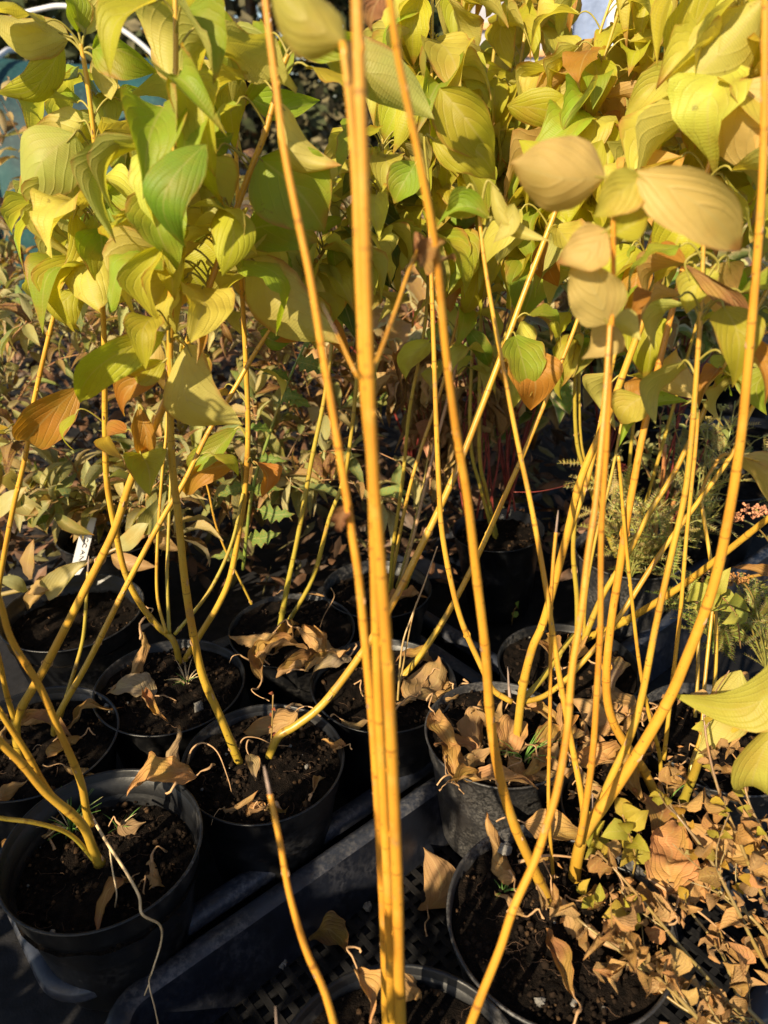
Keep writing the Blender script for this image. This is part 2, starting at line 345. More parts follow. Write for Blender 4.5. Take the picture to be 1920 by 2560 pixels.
# ------------------------------------------------------------------ pots
POTS = {}
def pot(key, x, y, rad, ztop, label, soil=.018, crumbs=160, dz=0.0, tilt=(0, 0), h=None, cat='plant pot', sides=64):
    h = h or .155; zb = ztop-h
    t = thing('plant_pot', label, cat, (x, y, zb), 'round black plastic nursery pots')
    t.rotation_euler = (R(tilt[0]), R(tilt[1]), random.random()*6)
    pr = [(rad*.70, 0), (rad*.71, .002), (rad*.895, h-.034), (rad*.915, h-.031), (rad*.925, h-.029), (rad*.965, h-.003), (rad*.985, h-.0025), (rad*1.0, h-.0012), (rad*1.0, h), (rad*.985, h+.0008), (rad*.965, h-.001), (rad*.935, h-.028), (rad*.905, h-.031), (rad*.86, h-.06), (rad*.80, h-.09)]
    mb = MB(); sd = random.random()*50
    for k, (r_, z) in enumerate(pr):
        for i in range(sides):
            a = 2*math.pi*i/sides; w = 1+.010*noise.noise(Vector((math.cos(a)*1.3, math.sin(a)*1.3, sd)))
            mb.v.append((r_*w*math.cos(a), r_*w*math.sin(a), z)); mb.uv.append((i/sides, z))
    for k in range(len(pr)-1):
        for i in range(sides): mb.f.append((k*sides+i, k*sides+(i+1) % sides, (k+1)*sides+(i+1) % sides, (k+1)*sides+i)); mb.m.append(0)
    mb.f.append(tuple(range(sides-1, -1, -1))); mb.m.append(0)
    link('pot_wall', mb.mesh('pot_wall', M_POTD if key in ('G', 'S', 'O', 'C') else M_POT), t)
    zs = h-soil; rs = rad*(.935-.5*max(0, soil-.02))
    sb = MB(); nr_, na = 16, 44
    for i in range(nr_+1):
        for j in range(na):
            a = 2*math.pi*j/na; r_ = rs*i/nr_
            px, py = r_*math.cos(a), r_*math.sin(a)
            z = zs+.006*noise.noise(Vector((px*40, py*40, sd)))+.004*noise.noise(Vector((px*140, py*140, sd)))+.003*(1-(i/nr_)**2)
            sb.v.append((px, py, z)); sb.uv.append((px, py))
    for i in range(nr_):
        for j in range(na): sb.f.append((i*na+j, (i+1)*na+j, (i+1)*na+(j+1) % na, i*na+(j+1) % na)); sb.m.append(0)
    so_ = link('soil', sb.mesh('soil', M_SOIL), t)
    if crumbs:
        cb = MB()
        for _ in range(crumbs*2):
            a = random.random()*6.283; r_ = rs*.97*math.sqrt(random.random()); s = random.choice((.001, .0014, .002, .003)) * random.uniform(.7, 1.3)
            cb.lump((r_*math.cos(a), r_*math.sin(a), zs+s*.4+.002), s, random.choices((0, 1, 2), (7, 1.8, .1))[0])
        for _ in range(crumbs//5):
            a = random.random()*6.283; r_ = rs*.85*math.sqrt(random.random()); p = Vector((r_*math.cos(a), r_*math.sin(a), zs+.004)); q = random.random()*6.283
            pts = []
            for s in range(6):
                pts.append(p.copy()); q += random.uniform(-.9, .9); p += Vector((math.cos(q), math.sin(q), random.uniform(-.35, .35)))*.0035
            cb.tube(pts, .00022, 3, 3, False)
        link('soil_crumbs', cb.mesh('soil_crumbs', [M_CRUMB, M_CRUMB2, M_PERL, M_ROOT], True), t, kind='stuff')
    POTS[key] = dict(x=x, y=y, r=rad, z=ztop-soil, h=h, zb=zb, label=label)
    return t
ZP = .170
pot('A', -.268, .508, .094, .188, 'large pot at the lower left with deep soil and a dry straw over its rim', .040, 220)
pot('B', -.134, .634, .0905, ZP, 'pot with two diverging bare stems and a pale leaf between them', .014, 260)
pot('C', .156, .445, .101, ZP, 'big sunlit pot at the lower right under the brown twiggy shrub', .012, 320)
pot('G', .133, .672, .087, .176, 'sunlit pot with dusty grey side, its top filled with curled brown leaves', .010, 160)
pot('E', -.269, .762, .0935, ZP, 'pot behind the lower left ones, a grey crumpled leaf on its soil', .012, 240)
pot('L', -.001, .765, .092, ZP, 'shaded pot behind the bundle of foreground stems, with torn brown leaves', .016, 120)
pot('F', -.400, .665, .093, ZP, 'partly cut off pot at the left edge with a pair of bent brown leaves', .018, 140)
pot('H', -.450, .925, .100, ZP, 'dark pot far left under the narrow leaved shrub, soil in shade', .03, 60)
pot('K', -.128, .880, .088, ZP, 'pot filled to the rim with pale curled dead leaves', .006, 60)
pot('M', .012, .302, .101, ZP, 'nearest pot at the bottom edge from which the foreground stems rise', .016, 200)
pot('N', .240, .800, .092, ZP, 'pot behind the dusty one, heaped with large brown leaves', .012, 80)
pot('O', .385, .672, .092, ZP, 'pot at the right with a torn strip of sunlit rim', .012, 100)
pot('Q', .270, .575, .085, ZP-.01, 'half hidden pot between the two sunlit pots, buried in leaf litter', .012, 100)
pot('T', -.010, .985, .082, ZP, 'small far pot behind the stem bundle with one brown leaf', .02, 60)
pot('R', .205, 1.155, .078, ZP+.01, 'far pot with a bright lit lower rim and a tiny seedling', .02, 80, tilt=(-4, 0))
pot('S', .390, 1.06, .085, ZP+.02, 'far pot with a pale dusty wall under the yarrow', .012, 60)
pot('V', -.47, 1.17, .095, ZP, 'dark pot with the white plant label, beneath arching branches', .03, 60)

# ------------------------------------------------------------------ dogwoods
PLANT = {}; STEMS = []
PL = {'A': 'yellow stemmed dogwood leaning left out of the large lower left pot', 'B': 'yellow stemmed dogwood whose two stems spread wide from the pot with the pale leaf',
      'C': 'yellow stemmed dogwood with the tall right hand stems and peach coloured leaves', 'G': 'yellow stemmed dogwood fanning out of the dusty sunlit pot',
      'E': 'yellow stemmed dogwood with several thin stems and pale green leaves, left of centre', 'L': 'yellow stemmed dogwood with a single long stem rising right from the shaded middle pot',
      'F': 'yellow stemmed dogwood at the left edge with long diagonal stems', 'K': 'yellow green stemmed dogwood in the pot of curled dead leaves',
      'M': 'nearest dogwood, a blurred upright bundle of golden stems', 'N': 'yellow stemmed dogwood behind the dusty pot with arching stems to the right',
      'O': 'yellow stemmed dogwood at the right edge with big near leaves', 'T': 'dogwood with a cluster of thin parallel stems behind the bundle',
      'R': 'leafy dogwood at the rear centre in front of the white tunnel', 'S': 'leafy dogwood at the rear right below the conifer', 'X': 'leafy dogwood at the rear left before the teal netting', 'H': 'dogwood with one long stem at the far left edge'}
def plant(key):
    if key not in PLANT:
        p = POTS.get(key)
        if p is None: p = POTS[key] = dict(x=0, y=1.2, r=.09, z=.155)
        PLANT[key] = thing('dogwood', PL[key], 'shrub', (p['x'], p['y'], p['z']), 'potted dogwoods with yellow stems')
    return PLANT[key]
SY = (.54, .31, .034); SO = (.58, .265, .028); SG = (.38, .28, .035); SP_ = (.42, .25, .13)
def stem(key, pts, w0, w1, Y1, col=SY, Y0=None, tip=False, Y=None, n=10, w=None):
    p = PLANT.get(key) or plant(key); org = p.location
    cum = [0]
    for a, b in zip(pts, pts[1:]): cum.append(cum[-1]+math.dist(a, b))
    if Y0 is None: Y0 = atZ(*pts[0], POTS[key]['z']).y
    if isinstance(Y0, str): Y0 = POTS[Y0]['y']
    W = []
    for i, q in enumerate(pts):
        t = cum[i]/cum[-1]
        yy = Y[i] if Y else Y0+(Y1-Y0)*t
        W.append(atY(q[0], q[1], yy))
    if Y0 is not None and abs(W[0].z-POTS[key]['z']) < .02: W[0].z -= .008
    path = smooth_path(W, 6); N = len(path); r0 = pxw(w0, W[0])/2; r1 = pxw(w1, W[-1])/2
    if w: r0, r1 = w
    rad = []; L = 0; ph = random.random()*.07
    for i, q in enumerate(path):
        if i: L += (q-path[i-1]).length
    tot = L; L = 0
    # resample evenly so node swellings land on rings
    step = .006; res = []; rr = []; acc = 0; i = 0; d = 0
    segs = [(path[i], path[i+1]) for i in range(N-1)]
    for a, b in segs:
        l = (b-a).length
        while d <= l:
            res.append(a.lerp(b, d/l if l else 0)); d += step
        d -= l
    res.append(path[-1])
    for i, q in enumerate(res):
        s = i*step; f = (s/tot); fr = ((s+ph+.016*math.sin((s+ph)*31))/.072) % 1
        r_ = r0+(r1-r0)*min(1, f); r_ *= 1+.08*math.exp(-((fr-.5)*.072/.0035)**2)
        if s < .012 and abs(W[0].z-POTS[key]['z']) < .03: r_ *= 1.28-s*20
        rr.append(r_)
    mb = MB(); mb.tube(res, rr, n, 0, True, ph)
    if tip:
        a = (res[-1]-res[-3]).normalized(); e = res[-1]; mb.tube([e-a*.001, e+a*.006, e+a*.014, e+a*.019], [rr[-1]*.75, rr[-1]*.62, rr[-1]*.5, rr[-1]*.2], 7, 1)
    # small opposite buds at some rings
    k = 0; s = (.5*.072-ph) % .072
    while s < tot:
        i = min(len(res)-2, int(s/step)); q = res[i]; tn = (res[i+1]-q).normalized()
        if random.random() < .75:
            o = Matrix.Rotation(k*1.57+ph*90, 3, tn)@tn.orthogonal().normalized()
            for sg in (1, -1):
                b0 = q+o*sg*rr[i]*.8; ln = rr[i]*random.uniform(.9, 2.0)
                mb.tube([b0, b0+o*sg*rr[i]*.35+tn*ln*.6, b0+o*sg*rr[i]*.3+tn*ln*1.3], [rr[i]*.30, rr[i]*.26, rr[i]*.05], 5, 2, False)
        s += .072; k += 1
    o = link('stem', mb.mesh('stem', [M_STEM, M_GREY, M_DPETI if random.random() < .5 else M_STEM], True, org), p, color=jit(col, .07))
    STEMS.append(dict(o=o, path=res, r=rr, key=key, org=org)); return o
S = stem
# foreground bundle (pot M)
mS1 = S('M', [(868, 2290), (862, 2100), (858, 1900), (845, 1600), (835, 1400), (820, 1200), (805, 1000), (793, 700), (785, 400), (778, 200), (770, -60)], 25, 27, .345, SO, .325, n=14)
mS2 = S('M', [(850, 2290), (845, 2100), (838, 1900), (822, 1600), (815, 1450), (808, 1200), (801, 1000), (787, 850), (775, 600), (768, 400), (757, 240), (740, 90)], 24, 15, .375, SO, .335, n=14)
mS3 = S('M', [(838, 2290), (830, 2000), (820, 1800), (808, 1600), (790, 1400), (775, 1250), (760, 1150), (745, 1050), (720, 900), (695, 750), (670, 600), (645, 480), (615, 330), (597, 190), (580, 60), (570, -40)], 22, 13, .40, SO, .345, n=14)
S('M', [(770, 480), (768, 340), (762, 220), (755, 90)], 10, 9, .40, SO, .37)
S('M', [(773, 815), (755, 780), (735, 735), (728, 722)], 8, 4, .37, SO, .355, tip=True)
S('M', [(806, 800), (835, 725), (865, 640), (885, 580), (905, 535)], 10, 9, .50, SO, .37)
S('M', [(735, 2290), (728, 2240), (700, 2140), (660, 2050), (625, 1930), (605, 1820), (583, 1715)], 18, 12, .35, SO, .29, tip=True)
S('M', [(602, 2290), (598, 2225)], 10, 8, .285, SO, .28, tip=True)
mS6 = S('M', [(985, 2290), (1010, 2230), (1040, 2150), (1080, 2050), (1110, 1960), (1155, 1860), (1185, 1770), (1205, 1700), (1225, 1580), (1235, 1450), (1255, 1330), (1270, 1200), (1285, 1100), (1297, 980), (1308, 850), (1318, 700)], 20, 11, .46, SO, .30, n=12)
# pot C
cS4 = S('C', [(1195, 1950), (1150, 1870), (1110, 1780), (1080, 1680), (1060, 1560), (1048, 1400), (1030, 1250), (1010, 1080), (985, 930), (965, 780), (948, 600), (935, 500), (905, 340), (880, 220), (858, 110), (838, -40)], 22, 16, .40, SO, n=14)
cS8 = S('C', [(1240, 1900), (1252, 1830), (1275, 1780), (1310, 1730), (1370, 1640), (1440, 1520), (1480, 1430), (1540, 1270), (1575, 1110), (1600, 950), (1615, 800), (1640, 500), (1650, 300), (1652, 100), (1653, -40)], 26, 14, .50, SO, n=12)
cS9 = S('C', [(1275, 1780), (1320, 1680), (1375, 1551), (1417, 1350), (1450, 1200), (1480, 1065), (1495, 930), (1505, 800), (1515, 650), (1520, 520)], 17, 9, .58, SY, .50)
cS11 = S('C', [(1250, 1825), (1262, 1760), (1280, 1632), (1290, 1482), (1297, 1350), (1299, 1150), (1311, 950), (1318, 780), (1325, 600), (1324, 400)], 15, 10, .46, SO, .48)
S('C', [(1197, 1887), (1185, 1740), (1188, 1550), (1190, 1330), (1195, 1215), (1201, 1150)], 8, 8, .56, SO, .49, tip=True)
cS20 = S('C', [(1262, 1810), (1258, 1732), (1230, 1582), (1205, 1440), (1180, 1275), (1149, 1100), (1117, 950), (1080, 759), (1055, 620), (1040, 514), (1033, 430)], 14, 8, .62, SY, .50)
# pot G
gS13 = S('G', [(1115, 1615), (1120, 1560), (1130, 1480), (1150, 1400), (1175, 1340), (1220, 1175), (1255, 1034), (1309, 909), (1355, 784), (1414, 629), (1474, 484), (1530, 365), (1590, 125), (1625, -30)], 19, 11, .70, SY)
gS12 = S('G', [(1222, 1178), (1265, 1050), (1290, 950), (1320, 800), (1345, 694), (1384, 584), (1435, 440), (1475, 350), (1500, 280), (1540, 180), (1562, 60)], 11, 9, .80, SY, .70)
gS4b = S('G', [(1105, 1516), (1065, 1490), (1040, 1440), (1000, 1350), (975, 1260), (955, 1150), (948, 1050), (942, 900), (937, 750), (932, 600), (928, 450)], 13, 9, .74, SY, .655)
S('G', [(1120, 1520), (1150, 1490), (1180, 1455), (1210, 1410), (1240, 1370)], 14, 10, .74, SG, .66)
gS17 = S('G', [(1124, 1518), (1180, 1501), (1245, 1445), (1335, 1336), (1430, 1190), (1515, 1075), (1585, 975), (1620, 890), (1680, 800)], 12, 10, .85, SY, .66)
gS12b = S('Q', [(1430, 1727), (1385, 1655), (1340, 1590), (1315, 1530), (1310, 1450), (1322, 1330), (1335, 1250), (1350, 1150), (1370, 1037), (1395, 909), (1445, 699), (1500, 484), (1530, 300), (1560, 150)], 22, 10, .66, SO) if False else None
PL['Q'] = 'dogwood rising with a thick curved stem from the leaf litter between the sunlit pots'
gS12c = S('Q', [(1430, 1727), (1385, 1655), (1340, 1590), (1315, 1530), (1310, 1450), (1322, 1330), (1335, 1250), (1350, 1150), (1370, 1037), (1395, 909), (1445, 699), (1500, 484), (1515, 400)], 20, 12, .66, SO)
qS30 = S('Q', [(1430, 1700), (1425, 1632), (1400, 1535), (1380, 1426), (1360, 1250), (1350, 1150), (1336, 985)], 9, 7, .62, SY)
qS9b = S('Q', [(1434, 1640), (1450, 1495), (1470, 1320), (1483, 1157), (1502, 973), (1508, 885)], 9, 8, .66, SY, .60)
# pot N
S('N', [(1245, 1400), (1265, 1380), (1335, 1350), (1440, 1287), (1520, 1230), (1659, 1120), (1720, 1070)], 16, 14, .66, SY, .86)
nS16 = S('N', [(1255, 1390), (1300, 1290), (1355, 1200), (1404, 1105), (1455, 1024), (1520, 890), (1570, 784), (1625, 684), (1680, 590)], 13, 10, .90, SY, .84)
S('N', [(1247, 1375), (1246, 1290), (1238, 1190), (1246, 1090), (1262, 1000)], 11, 9, .86, SG, .84)
S('N', [(1262, 1390), (1265, 1290), (1285, 1170), (1320, 1030), (1345, 900)], 8, 6, .92, SG, .84)
# pot B
bL1 = S('B', [(520, 1648), (480, 1558), (440, 1467), (420, 1383), (400, 1260), (385, 1115), (372, 1000), (367, 850), (368, 700), (373, 500), (378, 300), (380, 100), (378, -40)], 18, 11, .66, SY, n=12)
bS23 = S('B', [(572, 1645), (600, 1593), (640, 1567), (700, 1518), (780, 1413), (844, 1311), (910, 1180), (965, 1065), (1004, 974), (1079, 779), (1130, 639), (1180, 509), (1210, 430)], 18, 11, .80, SY, n=12)
# pot L
lS22 = S('L', [(855, 1465), (905, 1420), (970, 1320), (1030, 1205), (1100, 1050), (1140, 959), (1204, 804), (1250, 684), (1285, 560)], 14, 8, .88, SY)
S('L', [(858, 1520), (868, 1400), (890, 1330), (915, 1265), (945, 1180)], 5, 3, .84, SP_)
S('L', [(860, 1490), (885, 1360), (900, 1300)], 4, 3, .80, SP_)
# pot T cluster
tS = [S('T', [(845, 1310), (850, 1230), (890, 1034), (955, 834), (980, 724), (1030, 519)], 8, 7, 1.12, SY, 1.0),
      S('T', [(850, 1300), (885, 1190), (937, 976), (985, 790), (1018, 600), (1040, 450)], 8, 6, 1.15, SP_, 1.0),
      S('T', [(840, 1290), (848, 1190), (870, 1034), (885, 884), (920, 684), (928, 450), (932, 200), (934, -30)], 8, 7, 1.05, SG, 1.0),
      S('T', [(860, 1310), (930, 1130), (990, 1000), (1040, 864), (1079, 764), (1140, 559), (1170, 450)], 8, 7, 1.1, SG, 1.0),
      S('T', [(842, 1300), (868, 1230), (905, 1090), (930, 960)], 5, 4, 1.1, SG, 1.0)]
# pot E
eL2 = S('E', [(388, 1431), (375, 1385), (340, 1352), (300, 1300), (270, 1236), (250, 1150), (232, 1051), (227, 950), (225, 734), (215, 553), (205, 325), (195, 225), (185, 155), (175, 95)], 14, 10, .80, SY)
eL3 = S('E', [(390, 1428), (430, 1375), (475, 1300), (500, 1236), (520, 1125), (530, 1050), (536, 930), (530, 759), (518, 545), (510, 325), (507, 200), (498, 140)], 14, 8, .86, SY)
S('E', [(378, 1370), (450, 1280), (500, 1175), (525, 1065)], 8, 7, .83, SG, .775)
S('E', [(360, 1370), (340, 1290), (340, 1175), (350, 1026), (358, 950), (362, 880)], 7, 6, .86, SY, .78)
S('E', [(366, 1370), (361, 1250), (366, 1100), (372, 960)], 8, 6, .88, SG, .785)
# pot F
fF1 = S('F', [(42, 1640), (35, 1560), (75, 1480), (98, 1440), (175, 1290), (245, 1150), (283, 1037), (350, 884), (400, 754), (450, 624), (500, 484), (540, 370), (575, 280), (610, 150), (622, 118)], 19, 12, .70, SY, n=12)
S('F', [(35, 1568), (12, 1490), (0, 1430), (-25, 1340)], 12, 10, .62, SY, .655)
fF3 = S('F', [(112, 1595), (125, 1547), (190, 1431), (275, 1261), (350, 1121), (400, 1037), (450, 934), (510, 834), (550, 764), (640, 629), (700, 540)], 14, 8, .82, SY)
S('F', [(122, 1560), (150, 1483), (178, 1386), (186, 1300), (190, 1235)], 9, 7, .76, SG, .70, tip=True)
# pot A
S('A', [(196, 1782), (187, 1755), (173, 1683), (125, 1572), (85, 1482), (25, 1383), (0, 1300), (-40, 1200), (-110, 1010), (-190, 800), (-260, 560)], 17, 9, .44, SY, .515)
S('A', [(215, 1865), (200, 1832), (175, 1778), (100, 1712), (50, 1652), (0, 1603), (-70, 1530), (-200, 1330), (-330, 1050), (-430, 760)], 20, 10, .36, SY, .50, n=12)
S('A', [(135, 1745), (100, 1702), (55, 1622), (0, 1537), (-50, 1450), (-130, 1250), (-210, 1000), (-290, 740)], 14, 8, .42, SY, .50)
S('A', [(205, 1858), (150, 1802), (75, 1777), (0, 1767), (-120, 1740), (-260, 1640), (-380, 1480)], 10, 7, .36, SG, .50)
# pot H
hX1 = S('H', [(-40, 1490), (-12, 1350), (0, 1250), (28, 1100), (55, 985), (75, 859), (125, 649), (175, 484), (215, 360), (245, 275), (260, 190)], 12, 8, .95, SY, .90)
# pot K
kK1 = S('K', [(600, 1366), (620, 1270), (650, 1125), (672, 1000), (700, 864), (718, 734), (735, 560), (755, 460)], 12, 7, .98, SG)
kK2 = S('K', [(612, 1350), (675, 1250), (710, 1125), (745, 1025), (765, 880), (780, 700), (800, 550), (822, 400), (826, 300)], 10, 7, .98, SG, .90)
S('K', [(545, 1300), (475, 1160), (450, 1060), (440, 1030)], 5, 4, .98, SY, .95)
# pot O
oS = S('O', [(1478, 1722), (1500, 1670), (1520, 1625), (1580, 1582), (1659, 1502), (1740, 1420)], 19, 16, .52, SG)
S('O', [(1480, 1712), (1497, 1640), (1515, 1582), (1522, 1480), (1532, 1380), (1540, 1310)], 9, 7, .72, SY)
S('O', [(1570, 1702), (1600, 1670), (1659, 1622), (1730, 1560)], 20, 17, .52, SG, .63)
S('O', [(1496, 1690), (1532, 1560), (1546, 1440), (1545, 1296), (1535, 1211), (1518, 1103), (1516, 1062), (1542, 1008), (1573, 981), (1659, 1002), (1720, 1020)], 9, 7, .86, SY, .67)
S('O', [(1490, 1690), (1505, 1500), (1510, 1360), (1518, 1300), (1554, 1265), (1659, 1238), (1720, 1230)], 8, 7, .84, SY, .67)
# rear dogwoods seen between the leaves
rearS = [S('R', [(1074, 1166), (1040, 1060), (1015, 900), (1050, 350), (1100, 240), (1130, 100), (1140, -20)], 8, 7, 1.25, SG, 1.15),
         S('R', [(1078, 1168), (1050, 1060), (1035, 950), (1045, 500), (1060, 190), (1075, 50), (1080, -30)], 9, 7, 1.2, SG, 1.16),
         S('S', [(1340, 1212), (1270, 1040), (1242, 900), (1255, 500), (1265, 270), (1295, 160), (1350, -20)], 9, 7, 1.05, SG, 1.05),
         S('S', [(1345, 1214), (1290, 1060), (1252, 920), (1262, 400), (1280, 140), (1326, -20)], 8, 6, 1.08, SG, 1.05),
         S('S', [(1352, 1212), (1360, 1000), (1390, 700), (1385, 400), (1395, 200), (1420, -20)], 8, 6, 1.1, SG, 1.06),
         S('S', [(1356, 1214), (1420, 1000), (1560, 500), (1600, 300), (1650, 100), (1670, -20)], 8, 6, 1.1, SG, 1.06)]

# ------------------------------------------------------------------ leaves placed as in the photograph
def pt_on(st, x, y):
    best = None
    for s in (STEMS if st is None else [q for q in STEMS if q['o'] is st]):
        for p in s['path'][::3]:
            q = topx(p); d = math.dist(q, (x, y))
            if best is None or d < best[0]: best = (d, p, s)
    return best[1], best[2]
NLEAF = 0
def hl(st, node, base, tip, W, up=False, hue='y', roll=0, bend=0, arch=.10, dY=0.0, tY=0.0, fold=.22, curl=0, wav=.07, twist=0, bites=.12, nodeP=True, m=None, endcurl=0, T=PROF):
    """st: stem object; all pixel positions in picture units; up: upper face towards the camera"""
    global NLEAF
    P, s = pt_on(st, *(node or base)); Yn = P.y
    arch = arch*1.5; W *= 1.16
    if curl == 0: curl = random.choice((.5, 1.1, -.9, .3, .8))
    if endcurl == 0: endcurl = random.choice((.05, .2, .4)) * (1 if W < 125 else .4)
    if twist == 0: twist = random.uniform(-.7, .7) * (1 if W < 125 else .4)
    B = atY(base[0], base[1], Yn+dY); E = atY(tip[0], tip[1], Yn+dY+tY)
    mid = (B+E)/2; view = (Vector((0, 0, CAM_H))-mid).normalized(); a = (E-B).normalized()
    h = view if up else -view
    h = Matrix.Rotation(R(roll), 3, a)@h
    w = pxw(W, mid)/max(.35, abs(math.cos(R(roll)))*.9+.1)
    mb = leaf_mb(B, E, h, w, P if nodeP else None, arch, bend if up else bend, fold, curl, wav, twist, bites=bites, pr=max(.0007, pxw(3.0, B)), endcurl=endcurl, T=T)
    o = link('leaf', mb.mesh('leaf', [m or M_LEAF, M_PETI], True, s['org']), s['o'], color=jit(HUE[hue], .10)); NLEAF += 1
    return o
# --- left plant (pot E, long left stem)
L_ = eL2
hl(L_, (177, 110), (150, 80), (-15, 45), 78, False, 'l', 20, .12, -.12)
hl(L_, (180, 130), (200, 105), (343, 160), 84, True, 'g', 25, -.22, .14, endcurl=.1)
hl(L_, (182, 130), (205, 130), (252, 215), 46, False, 'l', 25, -.12)
hl(L_, (180, 125), (135, 90), (-10, 215), 72, True, 'y', -20, -.10, .1)
hl(L_, (176, 95), (183, 75), (222, -50), 66, False, 'l', 15, .1)
hl(L_, (178, 100), (170, 70), (145, -40), 50, True, 'g', 30)
hl(L_, (205, 300), (178, 262), (62, 285), 78, False, 'l', -15, .18)
hl(L_, (208, 360), (160, 290), (72, 440), 125, False, 'g', 18, -.08, -.15, curl=.5, dY=-.02)
hl(L_, (210, 380), (170, 385), (72, 445), 72, False, 'l', 20, .12)
hl(L_, (214, 500), (162, 460), (78, 606), 78, True, 'y', -25, -.30, .2, endcurl=.15, dY=-.03)
hl(hX1, (165, 510), (135, 510), (62, 590), 78, False, 'l', 15, .15)
hl(hX1, (255, 250), (232, 296), (362, 360), 78, True, 'g', -12, .18, .15, dY=-.02)
hl(hX1, (256, 240), (290, 240), (365, 300), 62, False, 'l', -25, .2)
hl(hX1, (262, 200), (262, 205), (300, 190), 30, True, 'g', 0)
hl(hX1, (258, 215), (238, 170), (205, 110), 46, False, 'l', 20)
hl(fF1, (440, 650), (445, 312), (372, 540), 95, True, 'k', 22, .08, .22, curl=-.7, dY=-.10, nodeP=False)
hl(fF1, (535, 375), (450, 305), (505, 300), 45, True, 'k', 40, -.2, .1)
hl(eL3, (508, 240), (478, 222), (352, 318), 112, True, 'g', -14, .14, .12, dY=-.01)
hl(eL3, (508, 230), (470, 205), (385, 160), 62, False, 'l', -20, -.16)
hl(eL3, (500, 150), (500, 146), (396, 12), 100, True, 'g', 12, .05, .08)
hl(bL1, (378, 200), (452, 150), (395, 172), 85, True, 'y', 10, .1, nodeP=False, dY=.12)
hl(bL1, (380, 180), (374, 178), (338, 38), 84, False, 'p', -18, .10, dY=.10)
hl(bL1, (380, 250), (335, 262), (272, 246), 58, False, 'l', 20, .1, dY=.1)
hl(eL3, (503, 150), (520, 150), (560, 80), 48, True, 'g', -20, .15)
hl(eL3, (505, 160), (545, 148), (640, 60), 64, True, 'g', 20, .1)
hl(eL3, (508, 245), (532, 205), (690, 205), 60, True, 'g', -24, .25, .1)
hl(L_, (218, 600), (232, 420), (335, 392), 72, True, 'g', 18, -.1, .1)
hl(L_, (222, 560), (228, 440), (330, 470), 60, True, 'g', 28, .1, .1, nodeP=False)
hl(fF3, (320, 480), (308, 462), (240, 560), 84, False, 'l', -16, .1, dY=.06, nodeP=False)
hl(L_, (222, 700), (236, 645), (404, 600), 92, True, 'y', -18, -.14, .16)
hl(hX1, (172, 495), (205, 540), (320, 560), 50, False, 'l', 18, -.2)
hl(L_, (222, 690), (172, 622), (165, 725), 74, True, 'y', 22, .25, .2)
hl(L_, (222, 650), (160, 618), (235, 590), 48, True, 'g', 40, .1, .1, nodeP=False)
hl(bL1, (368, 760), (357, 716), (172, 878), 72, True, 'y', -20, .22, .16, dY=-.03)
hl(fF1, (355, 870), (402, 745), (530, 908), 112, False, 'l', 22, -.30, -.15, curl=.35, dY=-.03)
hl(fF1, (390, 780), (395, 745), (430, 850), 50, True, 'y', -15, -.1)
hl(hX1, (55, 985), (170, 838), (48, 985), 82, True, 'o', -15, .12, .14, nodeP=False, dY=-.05)
hl(fF1, (330, 930), (300, 880), (310, 1000), 52, True, 'o', 12, -.12)
hl(bL1, (368, 820), (355, 800), (255, 900), 62, True, 'o', 24, .1, .1)
hl(bL1, (368, 900), (355, 780), (270, 830), 56, True, 'y', -18, .1, .1)
hl(bL1, (368, 800), (345, 740), (262, 800), 60, False, 'p', 20, .1)
hl(eL3, (536, 950), (512, 925), (380, 1010), 46, True, 'g', 20, -.16, .12)
hl(eL3, (530, 1060), (510, 1000), (400, 1085), 46, True, 'o', -18, .28, .12)
hl(fF1, (540, 370), (562, 342), (702, 500), 158, True, 'g', 8, -.08, .06)
hl(fF1, (500, 480), (530, 500), (690, 520), 110, True, 'g', -15, -.1, .1, nodeP=False, dY=.04)
hl(fF1, (480, 560), (540, 555), (735, 735), 118, False, 'l', 12, -.10, -.1, dY=.03)
hl(fF1, (480, 560), (560, 560), (700, 640), 90, False, 'l', -20, .12, nodeP=False, dY=.06)
hl(fF1, (615, 180), (600, 222), (748, 345), 78, False, 'l', 14, -.30, -.12, dY=-.02)
hl(fF1, (620, 150), (640, 100), (790, 100), 60, True, 'g', 20, -.1)
hl(mS2, (745, 100), (745, 90), (580, -55), 135, False, 'y', 10, .10, -.05, nodeP=False, fold=.3)
hl(fF1, (622, 130), (690, 100), (942, 248), 105, False, 'g', 12, .05, -.1, dY=.02)
hl(cS20, (860, 30), (835, -20), (800, 66), 56, True, 'b', 15, .1, nodeP=False, wav=.3, m=M_DEAD)
hl(fF3, (500, 600), (372, 485), (478, 682), 120, True, 'y', -14, .1, .1, nodeP=False, dY=.02)
hl(fF3, (560, 745), (590, 735), (768, 800), 62, True, 'o', -20, -.24, .15)
hl(fF3, (640, 629), (660, 640), (690, 745), 88, False, 'l', 18, .1)
hl(fF3, (600, 700), (560, 715), (640, 725), 40, True, 'k', 10, .2)
hl(kK1, (735, 600), (700, 560), (760, 590), 60, False, 'p', 10, nodeP=False, dY=.05)
hl(kK2, (745, 480), (740, 470), (695, 520), 26, True, 'g', 10, .2)
hl(kK2, (830, 330), (800, 420), (870, 490), 40, True, 'd', 10)
hl(kK2, (800, 500), (820, 430), (850, 640), 56, True, 'd', 25, .1, m=None)
hl(kK2, (790, 560), (850, 520), (845, 620), 44, True, 'd', -25, .1)
